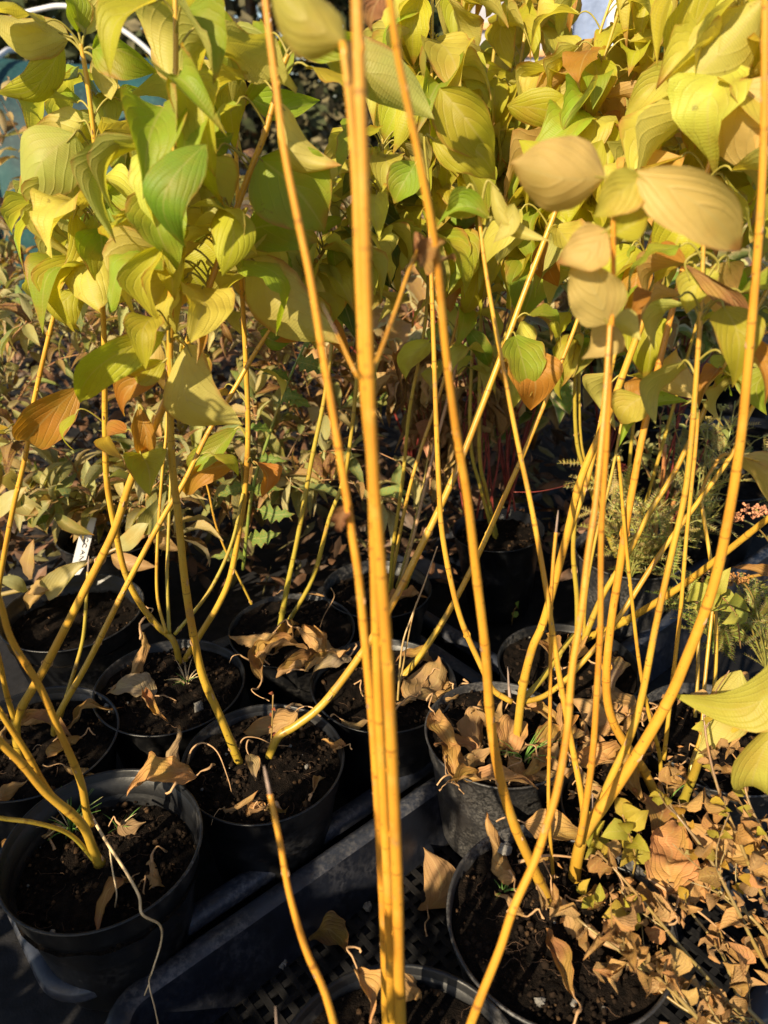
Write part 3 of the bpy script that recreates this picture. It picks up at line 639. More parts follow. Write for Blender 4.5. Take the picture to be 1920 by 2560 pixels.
# --- right side
R_ = cS11
hl(R_, (1324, 405), (1308, 384), (1100, 348), 168, False, 'p', -6, .06, -.08, fold=.1, bites=.1)
hl(R_, (1324, 405), (1372, 372), (1598, 540), 128, False, 'p', 14, .12, -.12, fold=.12)
hl(R_, (1322, 430), (1392, 385), (1288, 470), 84, True, 'l', -10, .1)
hl(R_, (1320, 560), (1310, 498), (1205, 575), 98, False, 'p', 12, .14, -.1)
hl(R_, (1320, 560), (1325, 505), (1402, 455), 80, True, 'y', -14, .1)
hl(R_, (1316, 720), (1314, 700), (1235, 560), 118, False, 'p', -8, -.06, -.06, nodeP=True)
hl(R_, (1316, 740), (1312, 690), (1268, 775), 74, False, 'p', 18, .1, dY=.02)
hl(R_, (1316, 740), (1322, 695), (1382, 730), 56, False, 'l', 15, .1, dY=.02)
hl(cS20, (1034, 440), (1062, 395), (1188, 505), 38, False, 'l', 10, -.22, -.1)
hl(cS20, (1034, 440), (1010, 405), (965, 470), 62, True, 'g', -15, -.1)
hl(cS20, (1040, 500), (1058, 470), (948, 470), 52, True, 'g', 25, .16, .1)
hl(cS20, (1050, 560), (1110, 440), (1070, 525), 42, False, 'l', 20, .1, nodeP=False)
hl(lS22, (1250, 690), (1140, 478), (1070, 566), 66, False, 'y', -15, -.1, nodeP=False)
hl(lS22, (1285, 560), (1190, 505), (1205, 620), 58, True, 'o', 12, .1, nodeP=False)
hl(gS4b, (930, 430), (935, 300), (1078, 385), 105, True, 'y', -15, -.1)
hl(gS4b, (930, 420), (950, 190), (1066, 345), 120, True, 'y', 10, -.05, nodeP=False)
hl(gS4b, (930, 420), (900, 350), (850, 440), 70, True, 'g', 10)
hl(rearS[2], (1270, 260), (1280, 165), (1170, 235), 70, False, 'l', 14, .1, nodeP=False)
hl(rearS[2], (1265, 300), (1095, 228), (1272, 270), 76, True, 'y', 18, -.1, nodeP=False)
hl(gS12, (1500, 280), (1485, 158), (1348, 255), 66, True, 'l', 12, .1, nodeP=False)
hl(gS12, (1500, 290), (1492, 192), (1398, 352), 84, True, 'g', 10, .12, .15, nodeP=False)
hl(gS13, (1580, 170), (1450, 200), (1648, 5), 176, False, 'y', -6, -.06, -.06, nodeP=False, dY=-.03)
hl(gS13, (1575, 200), (1448, 140), (1560, -60), 110, True, 'y', 12, .0, nodeP=False)
hl(gS13, (1530, 365), (1565, 195), (1668, 372), 165, False, 'p', 12, .05, -.06, nodeP=False, dY=-.05)
hl(gS12, (1480, 340), (1440, 380), (1540, 330), 80, True, 'y', 14, nodeP=False)
hl(gS13, (1530, 365), (1520, 300), (1620, 400), 90, True, 'y', 20, nodeP=False, dY=.08)
hl(gS13, (1530, 365), (1540, 330), (1610, 480), 110, True, 'y', -12, nodeP=False, dY=.12)
hl(cS9, (1519, 560), (1550, 585), (1482, 678), 74, True, 'l', 14, .15, nodeP=True)
hl(cS9, (1519, 560), (1480, 575), (1568, 760), 40, True, 'b', 25, -.35, .1, m=M_DEAD, wav=.3)
hl(gS17, (1620, 880), (1575, 560), (1618, 640), 55, True, 'g', 12, .1, nodeP=False)
hl(qS9b, (1506, 885), (1498, 860), (1448, 738), 64, False, 'p', 14, .1)
hl(qS9b, (1506, 885), (1490, 868), (1335, 965), 42, True, 'g', 22, .22, .1)
hl(gS12c, (1390, 930), (1388, 858), (1335, 915), 80, True, 'l', 10, .1, nodeP=False)
hl(gS12c, (1500, 484), (1480, 420), (1400, 470), 60, True, 'y', 12, .1)
hl(bS23, (1205, 440), (1205, 440), (1130, 300), 90, True, 'y', 10, .1)
hl(bS23, (1205, 440), (1225, 430), (1300, 300), 80, True, 'y', -20, .1, dY=.1)
hl(tS[2], (925, 780), (935, 735), (866, 825), 50, True, 'l', 12, .1)
hl(tS[3], (1060, 800), (1010, 710), (1058, 800), 42, True, 'k', 12, -.1)
# near leaves at the lower right
oN = oS
hl(oN, (1700, 1455), (1720, 1400), (1455, 1512), 92, True, 'l', -18, -.20, .14, dY=-.03, fold=.18)
hl(oN, (1640, 1500), (1600, 1448), (1530, 1610), 92, False, 'l', 10, .08, -.05, dY=.03, nodeP=False)
hl(oN, (1700, 1500), (1700, 1540), (1640, 1745), 96, True, 'l', -14, .14, .1, dY=-.06, nodeP=False)
hl(None, (1600, 985), (1605, 985), (1672, 1115), 78, False, 'p', 14, .1, nodeP=False)
hl(None, (1659, 1230), (1680, 1250), (1590, 1222), 26, True, 'b', 20, nodeP=False, m=M_DEAD, wav=.2)
# dead leaf caught in the stems
for (b_, t_, w_) in (((895, 505), (985, 560), 62), ((960, 520), (905, 580), 48), ((760, 1090), (735, 1150), 36)):
    hl(None, b_, b_, t_, w_, True, 'b', 20, .1, .1, nodeP=False, m=M_DEAD, wav=.5, curl=1.2, bites=.3)

# ------------------------------------------------------------------ more leaves filling the crowns
WIN = [(50, 130, 160, 190), (240, 130, 330, 200), (555, 215, 725, 310), (1015, 65, 1080, 130), (1120, 125, 1155, 210), (1180, 300, 1200, 330), (1265, 0, 1335, 70), (1310, 160, 1335, 250), (1350, 260, 1370, 330), (490, 330, 560, 440)]
def blocked(x, y, m=14):
    return any(a-m < x < c+m and b-m < y < d+m for a, b, c, d in WIN)
OWN = {}
def crown(sts, n, y0, y1, size=(.055, .085), hues='gyl', x0=-200, x1=1900, droop=(10, 75), dscale=1.0, check=True):
    k = 0; tries = 0
    while k < n and tries < n*30:
        tries += 1
        s = next(q for q in STEMS if q['o'] is random.choice(sts)) if False else None
        so_ = random.choice(sts); s = next(q for q in STEMS if q['o'] is so_)
        P = random.choice(s['path']); q = topx(P)
        if not (y0 < q[1] < y1): continue
        az = random.random()*6.283; dr = R(random.uniform(*droop)); Ln = random.uniform(*size)
        out = Vector((math.cos(az), math.sin(az), 0)); pl = random.uniform(.012, .03)
        B = P+out*pl+Vector((0, 0, pl*.6)); E = B+out*Ln*math.cos(dr)-Vector((0, 0, 1))*Ln*math.sin(dr)
        mq = topx((B+E)/2); tq = topx(E); bq = topx(B)
        if check and B.y < .3: continue
        if not check and depth(B) > .02 and depth(E) > .02 and (mq[0] > -130 or tq[0] > -90 or bq[0] > -90) and mq[1] < 2400: continue
        if check and (blocked(*mq) or blocked(*tq) or blocked(*bq, 5)): continue
        if check and not (x0 < mq[0] < x1): continue
        hint = Vector((0, 0, 1))*math.cos(dr)+out*math.sin(dr)+Vector((random.uniform(-.5, .5), random.uniform(-.5, .5), 0))
        h = random.choice(hues)
        mb = leaf_mb(B, E, hint, Ln*random.uniform(.55, .88), P, random.uniform(.06, .3), random.uniform(-.2, .2), random.uniform(.05, .5), random.choice((0, .8, -.9, 1.5, .4)), random.uniform(.04, .2), random.uniform(-1.2, 1.2), 12, 6, bites=random.choice((0, .1, .35, .6)), pr=.0009, endcurl=random.uniform(0, .5))
        link('leaf', mb.mesh('leaf', [M_LEAF, M_PETI], True, s['org']), s['o'], color=jit(HUE[h], .14)); k += 1
rc = [rearS[0], rearS[1], rearS[2], rearS[3], rearS[4], rearS[5]]
crown(rc, 330, -60, 470, (.06, .098), 'yyglo', 840)
crown([gS12, gS13, gS12c], 54, -60, 430, (.055, .08), 'yylp', 1330)
crown([tS[0], tS[1], tS[2], tS[3]], 90, -60, 560, (.06, .095), 'yygl', 800)
crown([cS9, nS16, gS17, gS12, qS9b], 40, 470, 860, (.045, .065), 'ygo', 1300)
crown([eL3, eL2, hX1], 52, 0, 620, (.055, .085), 'gggly')
crown([fF1, fF3], 40, 100, 640, (.055, .08), 'gly')
crown([bL1], 24, -20, 580, (.055, .08), 'gly', dscale=1)
crown([kK1, kK2], 50, 280, 680, (.05, .075), 'gdyl')
crown([lS22, bS23, tS[0], tS[1], tS[3], rearS[2], rearS[4]], 60, 440, 820, (.045, .07), 'yglo', 900)
crown([bL1, eL3, eL2, fF1, fF3, hX1], 22, 600, 1020, (.035, .05), 'yo')
# crowns of the lower left plant stand outside the frame, up and to the left
aS = [q['o'] for q in STEMS if q['key'] == 'A']
crown(aS, 70, -900, 1150, (.06, .09), 'gyl', check=False)


# ------------------------------------------------------------------ background shrubs
def crumple(mb, amt, scale=60, seed=0.0):
    out = []
    for p in mb.v:
        q = Vector(p)*scale+Vector((seed, seed*.7, seed*1.3))
        out.append(tuple(Vector(p)+Vector((noise.noise(q), noise.noise(q+Vector((9, 1, 3))), noise.noise(q+Vector((2, 8, 5)))))*amt))
    mb.v = out; return mb
def variants(n, W, mats, T=PROF_L, arch=(.02, .2), fold=(.1, .5), curl=(-.8, 1.2), cr=0.0, nv=7, nu=4, jag=0.0, pet=.12):
    out = []
    for _ in range(n):
        mb = leaf_mb((0, 0, 0), (1, 0, 0), (0, 0, 1), W*random.uniform(.8, 1.2), None, random.uniform(*arch), random.uniform(-.12, .12), random.uniform(*fold), random.uniform(*curl), random.uniform(.03, .14), random.uniform(-1.0, 1.0), nv, nu, T, jag=jag, endcurl=random.uniform(0, .35))
        mb.tube([(-pet, 0, pet*.2), (0, 0, 0), (.2, 0, .01)], [.014, .014, .004], 4, 1, False)
        if cr: crumple(mb, cr, 4, random.random()*50)
        out.append(mb.mesh('leaf', mats))
    return out
V_NARROW = variants(8, .36, [M_SMALL, M_TWIG], jag=.06)
V_OVAL = variants(8, .62, [M_VARI, M_TWIG], T=PROF)
V_PLAIN = variants(8, .58, [M_SMALL, M_TWIG], T=PROF, jag=.05)
V_DRY = variants(8, .50, [M_DEAD, M_DPETI], T=PROF, curl=(.8, 2.6), cr=.13, fold=(.2, .9))
V_TINY = variants(8, .75, [M_SMALL, M_TWIG], T=PROF, nv=4, nu=2, cr=.05, jag=.1)
V_TINYDRY = variants(10, .85, [M_DEAD, M_DPETI], T=PROF, nv=5, nu=3, curl=(.6, 2.2), cr=.13, fold=(.1, .8))
def orient(d, up):
    x = d.normalized(); z = (up-x*up.dot(x)); z = z.normalized() if z.length > 1e-4 else x.orthogonal().normalized()
    y = z.cross(x); return Matrix((x, y, z)).transposed().to_4x4()
def place_leaf(var, parent, org, P, d, up, ln, col, name='leaf'):
    o = bpy.data.objects.new(name, random.choice(var)); COL.objects.link(o); o.parent = parent
    o.matrix_basis = Matrix.Translation(P-org)@orient(d, up)@Matrix.Scale(ln, 4); o.color = (*col, 1); return o
C_OL = (.17, .18, .06); C_OL2 = (.38, .35, .15); C_TAN = (.40, .25, .11); C_BR = (.15, .065, .03); C_PU = (.09, .035, .05); C_PUB = (.15, .06, .05); C_GN = (.09, .17, .03); C_GR = (.17, .23, .075); C_VG = (.16, .30, .06); C_YE = (.45, .33, .06); C_ORB = (.42, .20, .05)
def shrub(name, label, cat, x, y, z0, h, spread, nst, nlf, ln, cols, var, group=None, scol=(.20, .11, .06), sr=.0016, lean=(0, 0), sag=.25, low=.15, hang=.3, smat=None):
    t = thing(name, label, cat, (x, y, z0), group); org = Vector((x, y, z0)); sts = []
    for i in range(nst):
        a = 6.283*i/nst+random.uniform(-.5, .5); sp = spread*random.uniform(.35, 1.0); hh = h*random.uniform(.7, 1.05)
        e = Vector((math.cos(a)*sp+lean[0], math.sin(a)*sp+lean[1], hh)); c = Vector((e.x*.35, e.y*.35, hh*.75))
        pts = []
        for k in range(10):
            u = k/9; p = c*2*u*(1-u)+e*u*u; p.z -= sag*sp*u**3
            p += Vector((noise.noise(Vector((u*3, i, x*5))), noise.noise(Vector((u*3, i+7, y*5))), 0))*.03*u
            pts.append(org+p)
        mb = MB(); mb.tube(pts, [sr*(1.25-.8*k/9) for k in range(10)], 5)
        so_ = link('stem', mb.mesh('stem', smat or M_TWIG, True, org), t, color=jit(scol, .15)); sts.append((so_, pts))
    for k in range(nlf):
        so_, pts = random.choice(sts); u = random.uniform(low, 1.0)*8.99; i = int(u); P = pts[i].lerp(pts[min(9, i+1)], u-i)
        tn = (pts[min(9, i+1)]-pts[max(0, i-1)]).normalized(); a = random.random()*6.283
        out = (Matrix.Rotation(a, 3, tn)@tn.orthogonal().normalized())
        d = out*random.uniform(.6, 1)+tn*random.uniform(.1, .9)-Vector((0, 0, 1))*hang*random.uniform(.0, 1.6)
        up = Vector((random.uniform(-.5, .5), random.uniform(-.5, .5), 1))
        place_leaf(var if not isinstance(var, tuple) else random.choice(var), so_, org, P, d, up, ln*random.uniform(.6, 1.25), jit(random.choice(cols), .25))
    return t
wg = 'narrow leaved shrubs fading to brown'
W = [C_OL, C_OL2, C_OL2, C_TAN, C_GR, C_BR]; W2 = [C_TAN, C_BR, C_OL2, C_PUB, C_OL]
shrub('weigela_shrub', 'low olive leaved shrub arching over the white plant label', 'shrub', -.47, 1.17, .15, .27, .34, 12, 280, .070, W, V_NARROW, wg, lean=(.05, -.04), sag=.45)
shrub('weigela_shrub', 'olive leaved shrub sprawling behind the thin vertical dogwood stems', 'shrub', -.22, 1.22, .15, .27, .33, 12, 280, .070, W, V_NARROW, wg, sag=.5)
shrub('weigela_shrub', 'shrub at the far left edge with pale toothed leaves, second row', 'shrub', -.80, 1.42, .15, .52, .34, 12, 270, .062, W, V_NARROW, wg, sag=.35)
shrub('weigela_shrub', 'grey green and brown shrub behind the orange dogwood leaf', 'shrub', -.48, 1.50, .15, .50, .34, 13, 290, .062, W+[C_BR], V_NARROW, wg, sag=.35)
shrub('weigela_shrub', 'reddish brown shrub beside the green weed stem', 'shrub', -.13, 1.48, .15, .46, .32, 13, 280, .060, W2+[C_PUB], V_NARROW, wg, sag=.35)
shrub('weigela_shrub', 'brown leaved shrub at the far left, third row', 'shrub', -1.05, 1.95, .15, .62, .36, 12, 260, .07, W2+[C_YE], V_NARROW, wg)
shrub('weigela_shrub', 'brown and gold leaved shrub below the left dogwood crown', 'shrub', -.66, 1.90, .15, .60, .36, 13, 290, .07, W2+[C_ORB], V_NARROW, wg)
shrub('weigela_shrub', 'dark brown shrub with tan tips below the round green dogwood leaf', 'shrub', -.28, 1.92, .15, .58, .36, 13, 290, .066, W2+[C_PU], V_NARROW, wg)
shrub('weigela_shrub', 'faded shrub just left of the foreground bundle, third row', 'shrub', .06, 2.0, .15, .58, .32, 12, 280, .066, W2, V_NARROW, wg)
shrub('willow_shrub', 'tan narrow leaved shrub standing before the teal netting at the left', 'shrub', -1.25, 2.35, .1, .78, .25, 9, 120, .10, [C_TAN, C_OL2, (.5, .38, .22), C_BR], V_NARROW, None, sag=.1, hang=.1)
shrub('pink_bud_shrub', 'thin stemmed shrub with pale leaves rising in front of the teal netting', 'shrub', -.80, 2.2, .1, .82, .30, 5, 40, .07, [C_GR, C_OL2, C_TAN], V_NARROW, None, sag=.05, hang=.2)
shrub('purple_shrub', 'purple and brown mottled bush behind the gap left of the bundle', 'shrub', -.42, 2.55, .1, .62, .32, 14, 290, .06, [C_PU, C_PU, C_PUB, C_TAN, C_YE, C_GN], (V_PLAIN, V_NARROW), None, sag=.1)
shrub('purple_shrub', 'dark purple bush with pink dried heads beside the mottled one', 'shrub', -.08, 2.75, .1, .62, .30, 13, 260, .06, [C_PU, C_PUB, C_PU, C_BR], V_PLAIN, None, sag=.1)
shrub('bronze_shrub', 'bronze leaved bush behind the third row, left of the purple one', 'shrub', -.85, 2.75, .1, .55, .34, 13, 240, .07, [C_BR, C_TAN, C_OL, C_PUB], V_NARROW, None, sag=.1)
# brown hanging foliage and variegated dogwoods, right of the bundle
vg = 'variegated dogwoods with cream edged leaves'
rk = dict(scol=(.40, .06, .04), sr=.0022, smat=M_RED)
shrub('variegated_dogwood', 'variegated dogwood with big cream edged leaves behind the crossing stems', 'shrub', .235, 1.30, .15, .44, .15, 9, 64, .088, [C_VG, C_VG, C_GR, C_OL2], V_OVAL, vg, sag=.2, hang=.9, low=.3, **rk)
shrub('variegated_dogwood', 'variegated dogwood half turned brown behind the bundle', 'shrub', .06, 1.50, .15, .44, .2, 10, 110, .078, [C_VG, C_TAN, C_BR, C_TAN], (V_OVAL, V_DRY), vg, sag=.2, hang=.9, low=.3, **rk)
shrub('variegated_dogwood', 'variegated dogwood with red stubby stems in the grey dusty pot', 'shrub', .44, 1.42, .15, .46, .14, 8, 60, .08, [C_VG, C_GR, C_OL2, C_TAN], V_OVAL, vg, sag=.2, hang=.8, low=.4, **rk)
shrub('variegated_dogwood', 'variegated dogwood at the right behind the tall stems', 'shrub', .70, 1.75, .1, .6, .24, 10, 130, .09, [C_VG, C_GR, C_OL2, C_TAN], V_OVAL, vg, sag=.2, hang=.8, low=.35, **rk)
shrub('variegated_dogwood', 'variegated dogwood farther back, right of the bundle', 'shrub', .28, 1.85, .15, .50, .26, 12, 200, .08, [C_VG, C_GR, C_OL2, C_TAN], V_OVAL, vg, sag=.2, hang=.8, low=.2, **rk)
shrub('withered_shrub', 'withered shrub with limp brown leaves hanging behind the parallel stems', 'shrub', .10, 1.28, .15, .34, .17, 11, 150, .066, [C_BR, C_TAN, C_TAN, (.40, .20, .12)], V_DRY, None, sag=.3, hang=1.2, low=.2, scol=(.3, .07, .04))
shrub('withered_shrub', 'withered pinkish brown shrub between two variegated dogwoods', 'shrub', .33, 1.58, .15, .42, .2, 12, 200, .068, [C_TAN, C_TAN, (.45, .24, .16), C_BR], V_DRY, None, sag=.3, hang=1.2, low=.2, scol=(.3, .07, .04))
shrub('green_shrub', 'yellow green bush at the rear right under the white tunnel', 'shrub', .75, 2.6, .1, .60, .30, 10, 150, .07, [C_GN, C_YE, C_OL, C_GR], V_PLAIN, None)
shrub('green_shrub', 'green and rust bush at the far right rear', 'shrub', 1.25, 2.4, .1, .62, .30, 10, 140, .07, [C_GN, C_ORB, C_OL, C_GR], V_PLAIN, None)
shrub('green_shrub', 'pale green bush behind the variegated dogwoods', 'shrub', .38, 2.5, .1, .55, .28, 10, 140, .06, [C_GR, C_TAN, C_OL, C_BR], V_PLAIN, None)

ub = MB()
for _ in range(7000):
    y = random.uniform(1.18, 3.6); x = random.uniform(-.62, .42)*y; z = random.uniform(.03, .12+.16*min(1, (y-1.0)))
    if x > .33*y and y < 2: continue
    a = random.random()*6.28; e = random.uniform(-1.1, .8); l = random.uniform(.016, .032); d = Vector((math.cos(a)*math.cos(e), math.sin(a)*math.cos(e), math.sin(e)))*l; n_ = d.cross(Vector((random.uniform(-1, 1), random.uniform(-1, 1), 1))).normalized()*l*.36; p = Vector((x, y, z))
    ub.add([p-d, p-d*.3-n_, p+d*.5-n_*.7, p+d, p+d*.5+n_*.7, p-d*.3+n_, p+Vector((0, 0, l*.12))], [(0, 1, 6), (1, 2, 6), (2, 3, 6), (3, 4, 6), (4, 5, 6), (5, 0, 6)], [(.5, 0), (1, .3), (1, .7), (.5, 1), (0, .7), (0, .3), (.5, .5)], random.choice((0, 0, 1, 2)))
UM = [plain('undergrowth_%d' % i, c, .6, .5, 30) for i, c in enumerate(((.12, .06, .03), (.15, .13, .05), (.06, .035, .02)))]
o = link('undergrowth', ub.mesh('undergrowth', UM, False), kind='stuff'); tag(o, 'tangled brown and olive undergrowth below the rear shrubs', 'undergrowth')

# yarrow: feathery leaves and flat flower heads
def feather(n=11):
    mb = MB(); mb.tube([(0, 0, 0), (.5, 0, .06), (1, 0, 0)], [.016, .013, .004], 4, 0, False)
    for i in range(n):
        x = .12+.85*i/n; l = .15*math.sin(math.pi*min(1, x*.9+.08))+.02
        for s in (-1, 1):
            for dx, dl in ((.0, 1), (.05, .6)):
                mb.add([(x, 0, .04), (x+.045+dx, s*l*dl, .06+random.uniform(-.03, .03)), (x+.035, 0, .045)], [(0, 1, 2)])
    return mb.mesh('leaf', [M_SMALL], False)
V_FEATH = [feather() for _ in range(4)]
def head(t, org, P, r, col, n=46):
    mb = MB()
    for _ in range(n):
        a = random.random()*6.283; q = r*math.sqrt(random.random()); p = P+Vector((q*math.cos(a), q*math.sin(a), .004*random.random()-.12*q))
        mb.lump(p, r*.11)
        if random.random() < .4: mb.tube([P-Vector((0, 0, r*.8)), p], r*.025, 4, 0, False)
    link('flower_head', mb.mesh('flower_head', plain('flower_head_'+str(len(bpy.data.materials)), col, .8, .4, 200), True, org), t)
def yarrow(label, x, y, z0, h, nst, nlf, ln, cols, heads=(), sp=.07):
    t = shrub('yarrow', label, 'yarrow', x, y, z0, h, sp, nst, nlf, ln, cols, V_FEATH, 'yarrow plants with feathery leaves', scol=(.25, .27, .09), sr=.0013, sag=.05, low=.05, hang=.0)
    for (px, py, Y, r, c) in heads:
        P = atY(px, py, Y); org = Vector((x, y, z0)); mb = MB(); b = Vector((x, y, z0+.01)); m = b.lerp(P, .6)+Vector((0, 0, .02))
        mb.tube(smooth_path([b, m, P], 6), .0012, 5); link('flower_stalk', mb.mesh('flower_stalk', M_TWIG, True, org), t, color=(.25, .26, .09)); head(t, org, P, r, c)
    return t
YC = [(.46, .52, .13), (.36, .44, .11), (.54, .54, .20)]
yarrow('yarrow with a feathery trailing growth below the red stubby stems', .375, 1.00, .17, .17, 14, 190, .055, YC, [(1340, 1010, 1.1, .012, (.45, .08, .05))], .12)
yarrow('yarrow with small greenish buds between the tall right hand stems', .52, 1.12, .16, .26, 10, 120, .042, YC, [(1560, 880, 1.15, .011, (.35, .33, .10)), (1530, 905, 1.15, .010, (.38, .30, .08))], .10)
yarrow('yarrow at the right edge with pinkish orange flower heads', .62, .98, .16, .20, 9, 90, .045, YC, [(1632, 1100, .92, .019, (.50, .22, .12)), (1590, 1115, .93, .012, (.45, .20, .10))], .10)
yarrow('yarrow by the near leaves with dry brown flower heads', .50, .80, .15, .12, 9, 90, .040, [(.16, .25, .05), (.22, .30, .07)], [(1548, 1252, .78, .018, (.26, .13, .05)), (1598, 1248, .78, .012, (.30, .14, .04)), (1520, 1300, .8, .012, (.22, .10, .04))], .09)
yarrow('yarrow with bright green ferny leaves behind the right edge pot', .455, .86, .15, .10, 14, 150, .048, [(.22, .38, .06), (.30, .42, .08)], (), .09)
shrub('sedum_clump', 'clump of short pale green leafy shoots behind the right hand stems', 'perennial', .50, 1.22, .15, .22, .13, 16, 240, .022, [(.24, .28, .10), (.30, .33, .14)], V_PLAIN, None, sag=.0, low=.1, hang=.0)
for args in (('K1', .62, 1.30, .10, .21, 'dark blue black pot at the right edge, lit across its wall'), ('K2', .80, 1.55, .11, .20, 'dark pot far right, in the second row'), ('K3', .92, 1.95, .11, .20, 'dark pot far right, in the third row'), ('K4', .60, 1.72, .10, .18, 'dark pot under the rear variegated dogwood')):
    pot(args[0], args[1], args[2], args[3], args[4], args[5], .02, 0, h=args[4]-.01, sides=40)

# tall red cut stems in the dusty far pot
t = thing('cut_shrub', 'pruned shrub with thick red and tan stubs above the dusty far pot', 'shrub', (.42, 1.13, .17)); org = Vector((.42, 1.13, .17))
for pts, w0, w1 in (([(1395, 1290), (1410, 1200), (1418, 1120), (1430, 1050), (1437, 960)], 12, 9), ([(1400, 1280), (1440, 1180), (1450, 1110), (1462, 1060)], 13, 10), ([(1400, 1270), (1398, 1180), (1412, 1100), (1440, 1000), (1470, 900)], 7, 4), ([(1405, 1270), (1430, 1180), (1470, 1090), (1500, 1020), (1530, 950)], 6, 4), ([(1395, 1260), (1405, 1150), (1445, 1060), (1460, 930), (1475, 850)], 6, 4)):
    P = [atY(px, py, 1.13) for px, py in pts]; r0 = pxw(w0, P[0])/2; r1 = pxw(w1, P[-1])/2; sp_ = smooth_path(P, 5)
    mb = MB(); mb.tube(sp_, [r0+(r1-r0)*i/(len(sp_)-1) for i in range(len(sp_))], 8); link('stem', mb.mesh('stem', M_RED if w0 < 10 else M_TWIG, True, org), t, color=(.48, .20, .08))

t = thing('red_stemmed_shrub', 'slender upright dark red stems among brown foliage right of the bundle', 'shrub', (.12, 1.22, .15)); org = Vector((.12, 1.22, .15))
for _ in range(10):
    x0 = random.uniform(1000, 1120); P = [atY(x0, 1120, 1.22), atY(x0+random.uniform(-30, 30), 950, 1.22), atY(x0+random.uniform(-90, 60), 760+random.uniform(-60, 60), 1.24), atY(x0+random.uniform(-150, 90), 600+random.uniform(-60, 60), 1.26)]
    sp_ = smooth_path(P, 5); mb = MB(); mb.tube(sp_, [.0019-.001*i/len(sp_) for i in range(len(sp_))], 6); link('stem', mb.mesh('stem', M_RED, True, org), t)

# ------------------------------------------------------------------ far background
def tree(label, x, y, h, w, cols, conif=False, n=9000, leaf=.085):
    t = thing('tree', label, 'tree', (x, y, 0)); mb = MB(); mb.tube([(0, 0, 0), (.05, .02, h*.5), (0, 0, h*.92)], [w*.035, w*.025, .02], 8)
    for k in range(16):
        a = k*2.4; z = h*(.12+.8*k/16); l = w*.45*(1-z/h*.8 if conif else .8)
        mb.tube([(0, 0, z), (math.cos(a)*l*.5, math.sin(a)*l*.5, z+l*.25), (math.cos(a)*l, math.sin(a)*l, z+l*.3)], [.03, .018, .006], 5)
    link('trunk', mb.mesh('trunk', M_TWIG), t, color=(.09, .06, .04))
    mats = [plain('foliage_%s_%d' % (label[:6].replace(' ', '_'), i), c, .8, .4, 8) for i, c in enumerate(cols)]
    cb = MB(); cl = []
    for k in range(170):
        z = random.uniform(.02, 1)**.85; rr = (w/2)*((1-z)**.7 if conif else math.sin(math.pi*min(1, .12+z*.85))**.6)
        a = random.random()*6.283; q = rr*random.uniform(.15, 1)
        cl.append((math.cos(a)*q, math.sin(a)*q, z*h, random.uniform(.10, .2)*w, random.randrange(len(cols))))
    for k in range(n):
        c = random.choice(cl); d = Vector((random.gauss(0, 1), random.gauss(0, 1), random.gauss(0, 1)*.8)).normalized()*c[3]*random.uniform(.3, 1.15)
        p = Vector(c[:3])+d; u = Vector((random.gauss(0, 1), random.gauss(0, 1), random.gauss(0, 1))).normalized(); v = u.orthogonal().normalized()
        s = leaf*random.uniform(.6, 1.4); e = .25 if conif else .6
        cb.add([p-u*s, p+v*s*e, p+u*s, p-v*s*e], [(0, 1, 2, 3)], None, c[4])
    link('crown', cb.mesh('crown', mats, False), t, kind='stuff')
G1 = [(.05, .07, .02), (.08, .09, .03), (.11, .10, .045)]
tree('dark olive tree filling the gap behind the top left leaves', -4.2, 11, 4.0, 3.6, G1)
tree('brownish dark tree behind the leaves at the top centre left', -1.6, 10.5, 4.2, 3.4, [(.05, .06, .02), (.07, .065, .03), (.12, .10, .05)])
tree('dark tree directly behind the foreground bundle', .3, 12, 4.0, 3.0, G1)
tree('bright green conifer with blue sky beside it at the top right', 3.3, 10.0, 4.6, 1.9, [(.10, .15, .03), (.14, .20, .04), (.05, .08, .02)], True, 14000, .07)
tree('bluish dark spruce just left of the bright conifer', 2.45, 11.5, 4.0, 1.5, [(.03, .05, .035), (.04, .06, .05)], True, 9000, .07)
tree('shadowy tree behind the leaves at the top right corner', 6.3, 12, 4.2, 3.8, G1)
tree('low dark bush on the horizon left of the white tunnel', -7.5, 12, 3.4, 4.0, G1)

# teal netting over hoops
def tnet():
    m, N, L, P = mat('teal_net'); q = NT(m); obj = q.tc('Object')
    n = q.noise(obj, 2.2, 4); c = q.mix(q.ramp(n, .35, .7), (.002, .018, .025), (.004, .065, .07)); n2 = q.noise(obj, 60, 2)
    c = q.mix(q.math('MULTIPLY', q.ramp(n2, .5, .7), .3), c, (.05, .12, .11)); L.new(c, P.inputs['Base Color']); P.inputs['Roughness'].default_value = .7
    L.new(q.bump(n, .6, .05), P.inputs['Normal']); return m
M_NET = tnet(); M_PIPE = plain('white_pipe', (.62, .63, .66), .4, .05, 10)
t = thing('netting_tunnel', 'teal net stretched over low white hoops at the upper left', 'net tunnel', (-1.9, 4.3, 0))
mb = MB(); nx, na = 40, 22
for i in range(nx+1):
    x = -1.6+2.6*i/nx
    for j in range(na+1):
        a = math.pi*j/na; r_ = .62+.02*noise.noise(Vector((x*3, a*2, 1)))-.035*abs(math.sin(x*3.6))
        mb.v.append((x, -math.cos(a)*r_, .46+math.sin(a)*r_+.0)); mb.uv.append((x, a))
for i in range(nx):
    for j in range(na): q = i*(na+1)+j; mb.f.append((q, q+1, q+na+2, q+na+1)); mb.m.append(0)
b0 = len(mb.v)
for i in range(nx):
    for s in (-1, 1):
        x0, x1 = -1.6+2.6*i/nx, -1.6+2.6*(i+1)/nx
        mb.add([(x0, s*.62, .46), (x1, s*.62, .46), (x1, s*.60, 0), (x0, s*.60, 0)], [(0, 1, 2, 3)])
link('net', mb.mesh('net', M_NET), t)
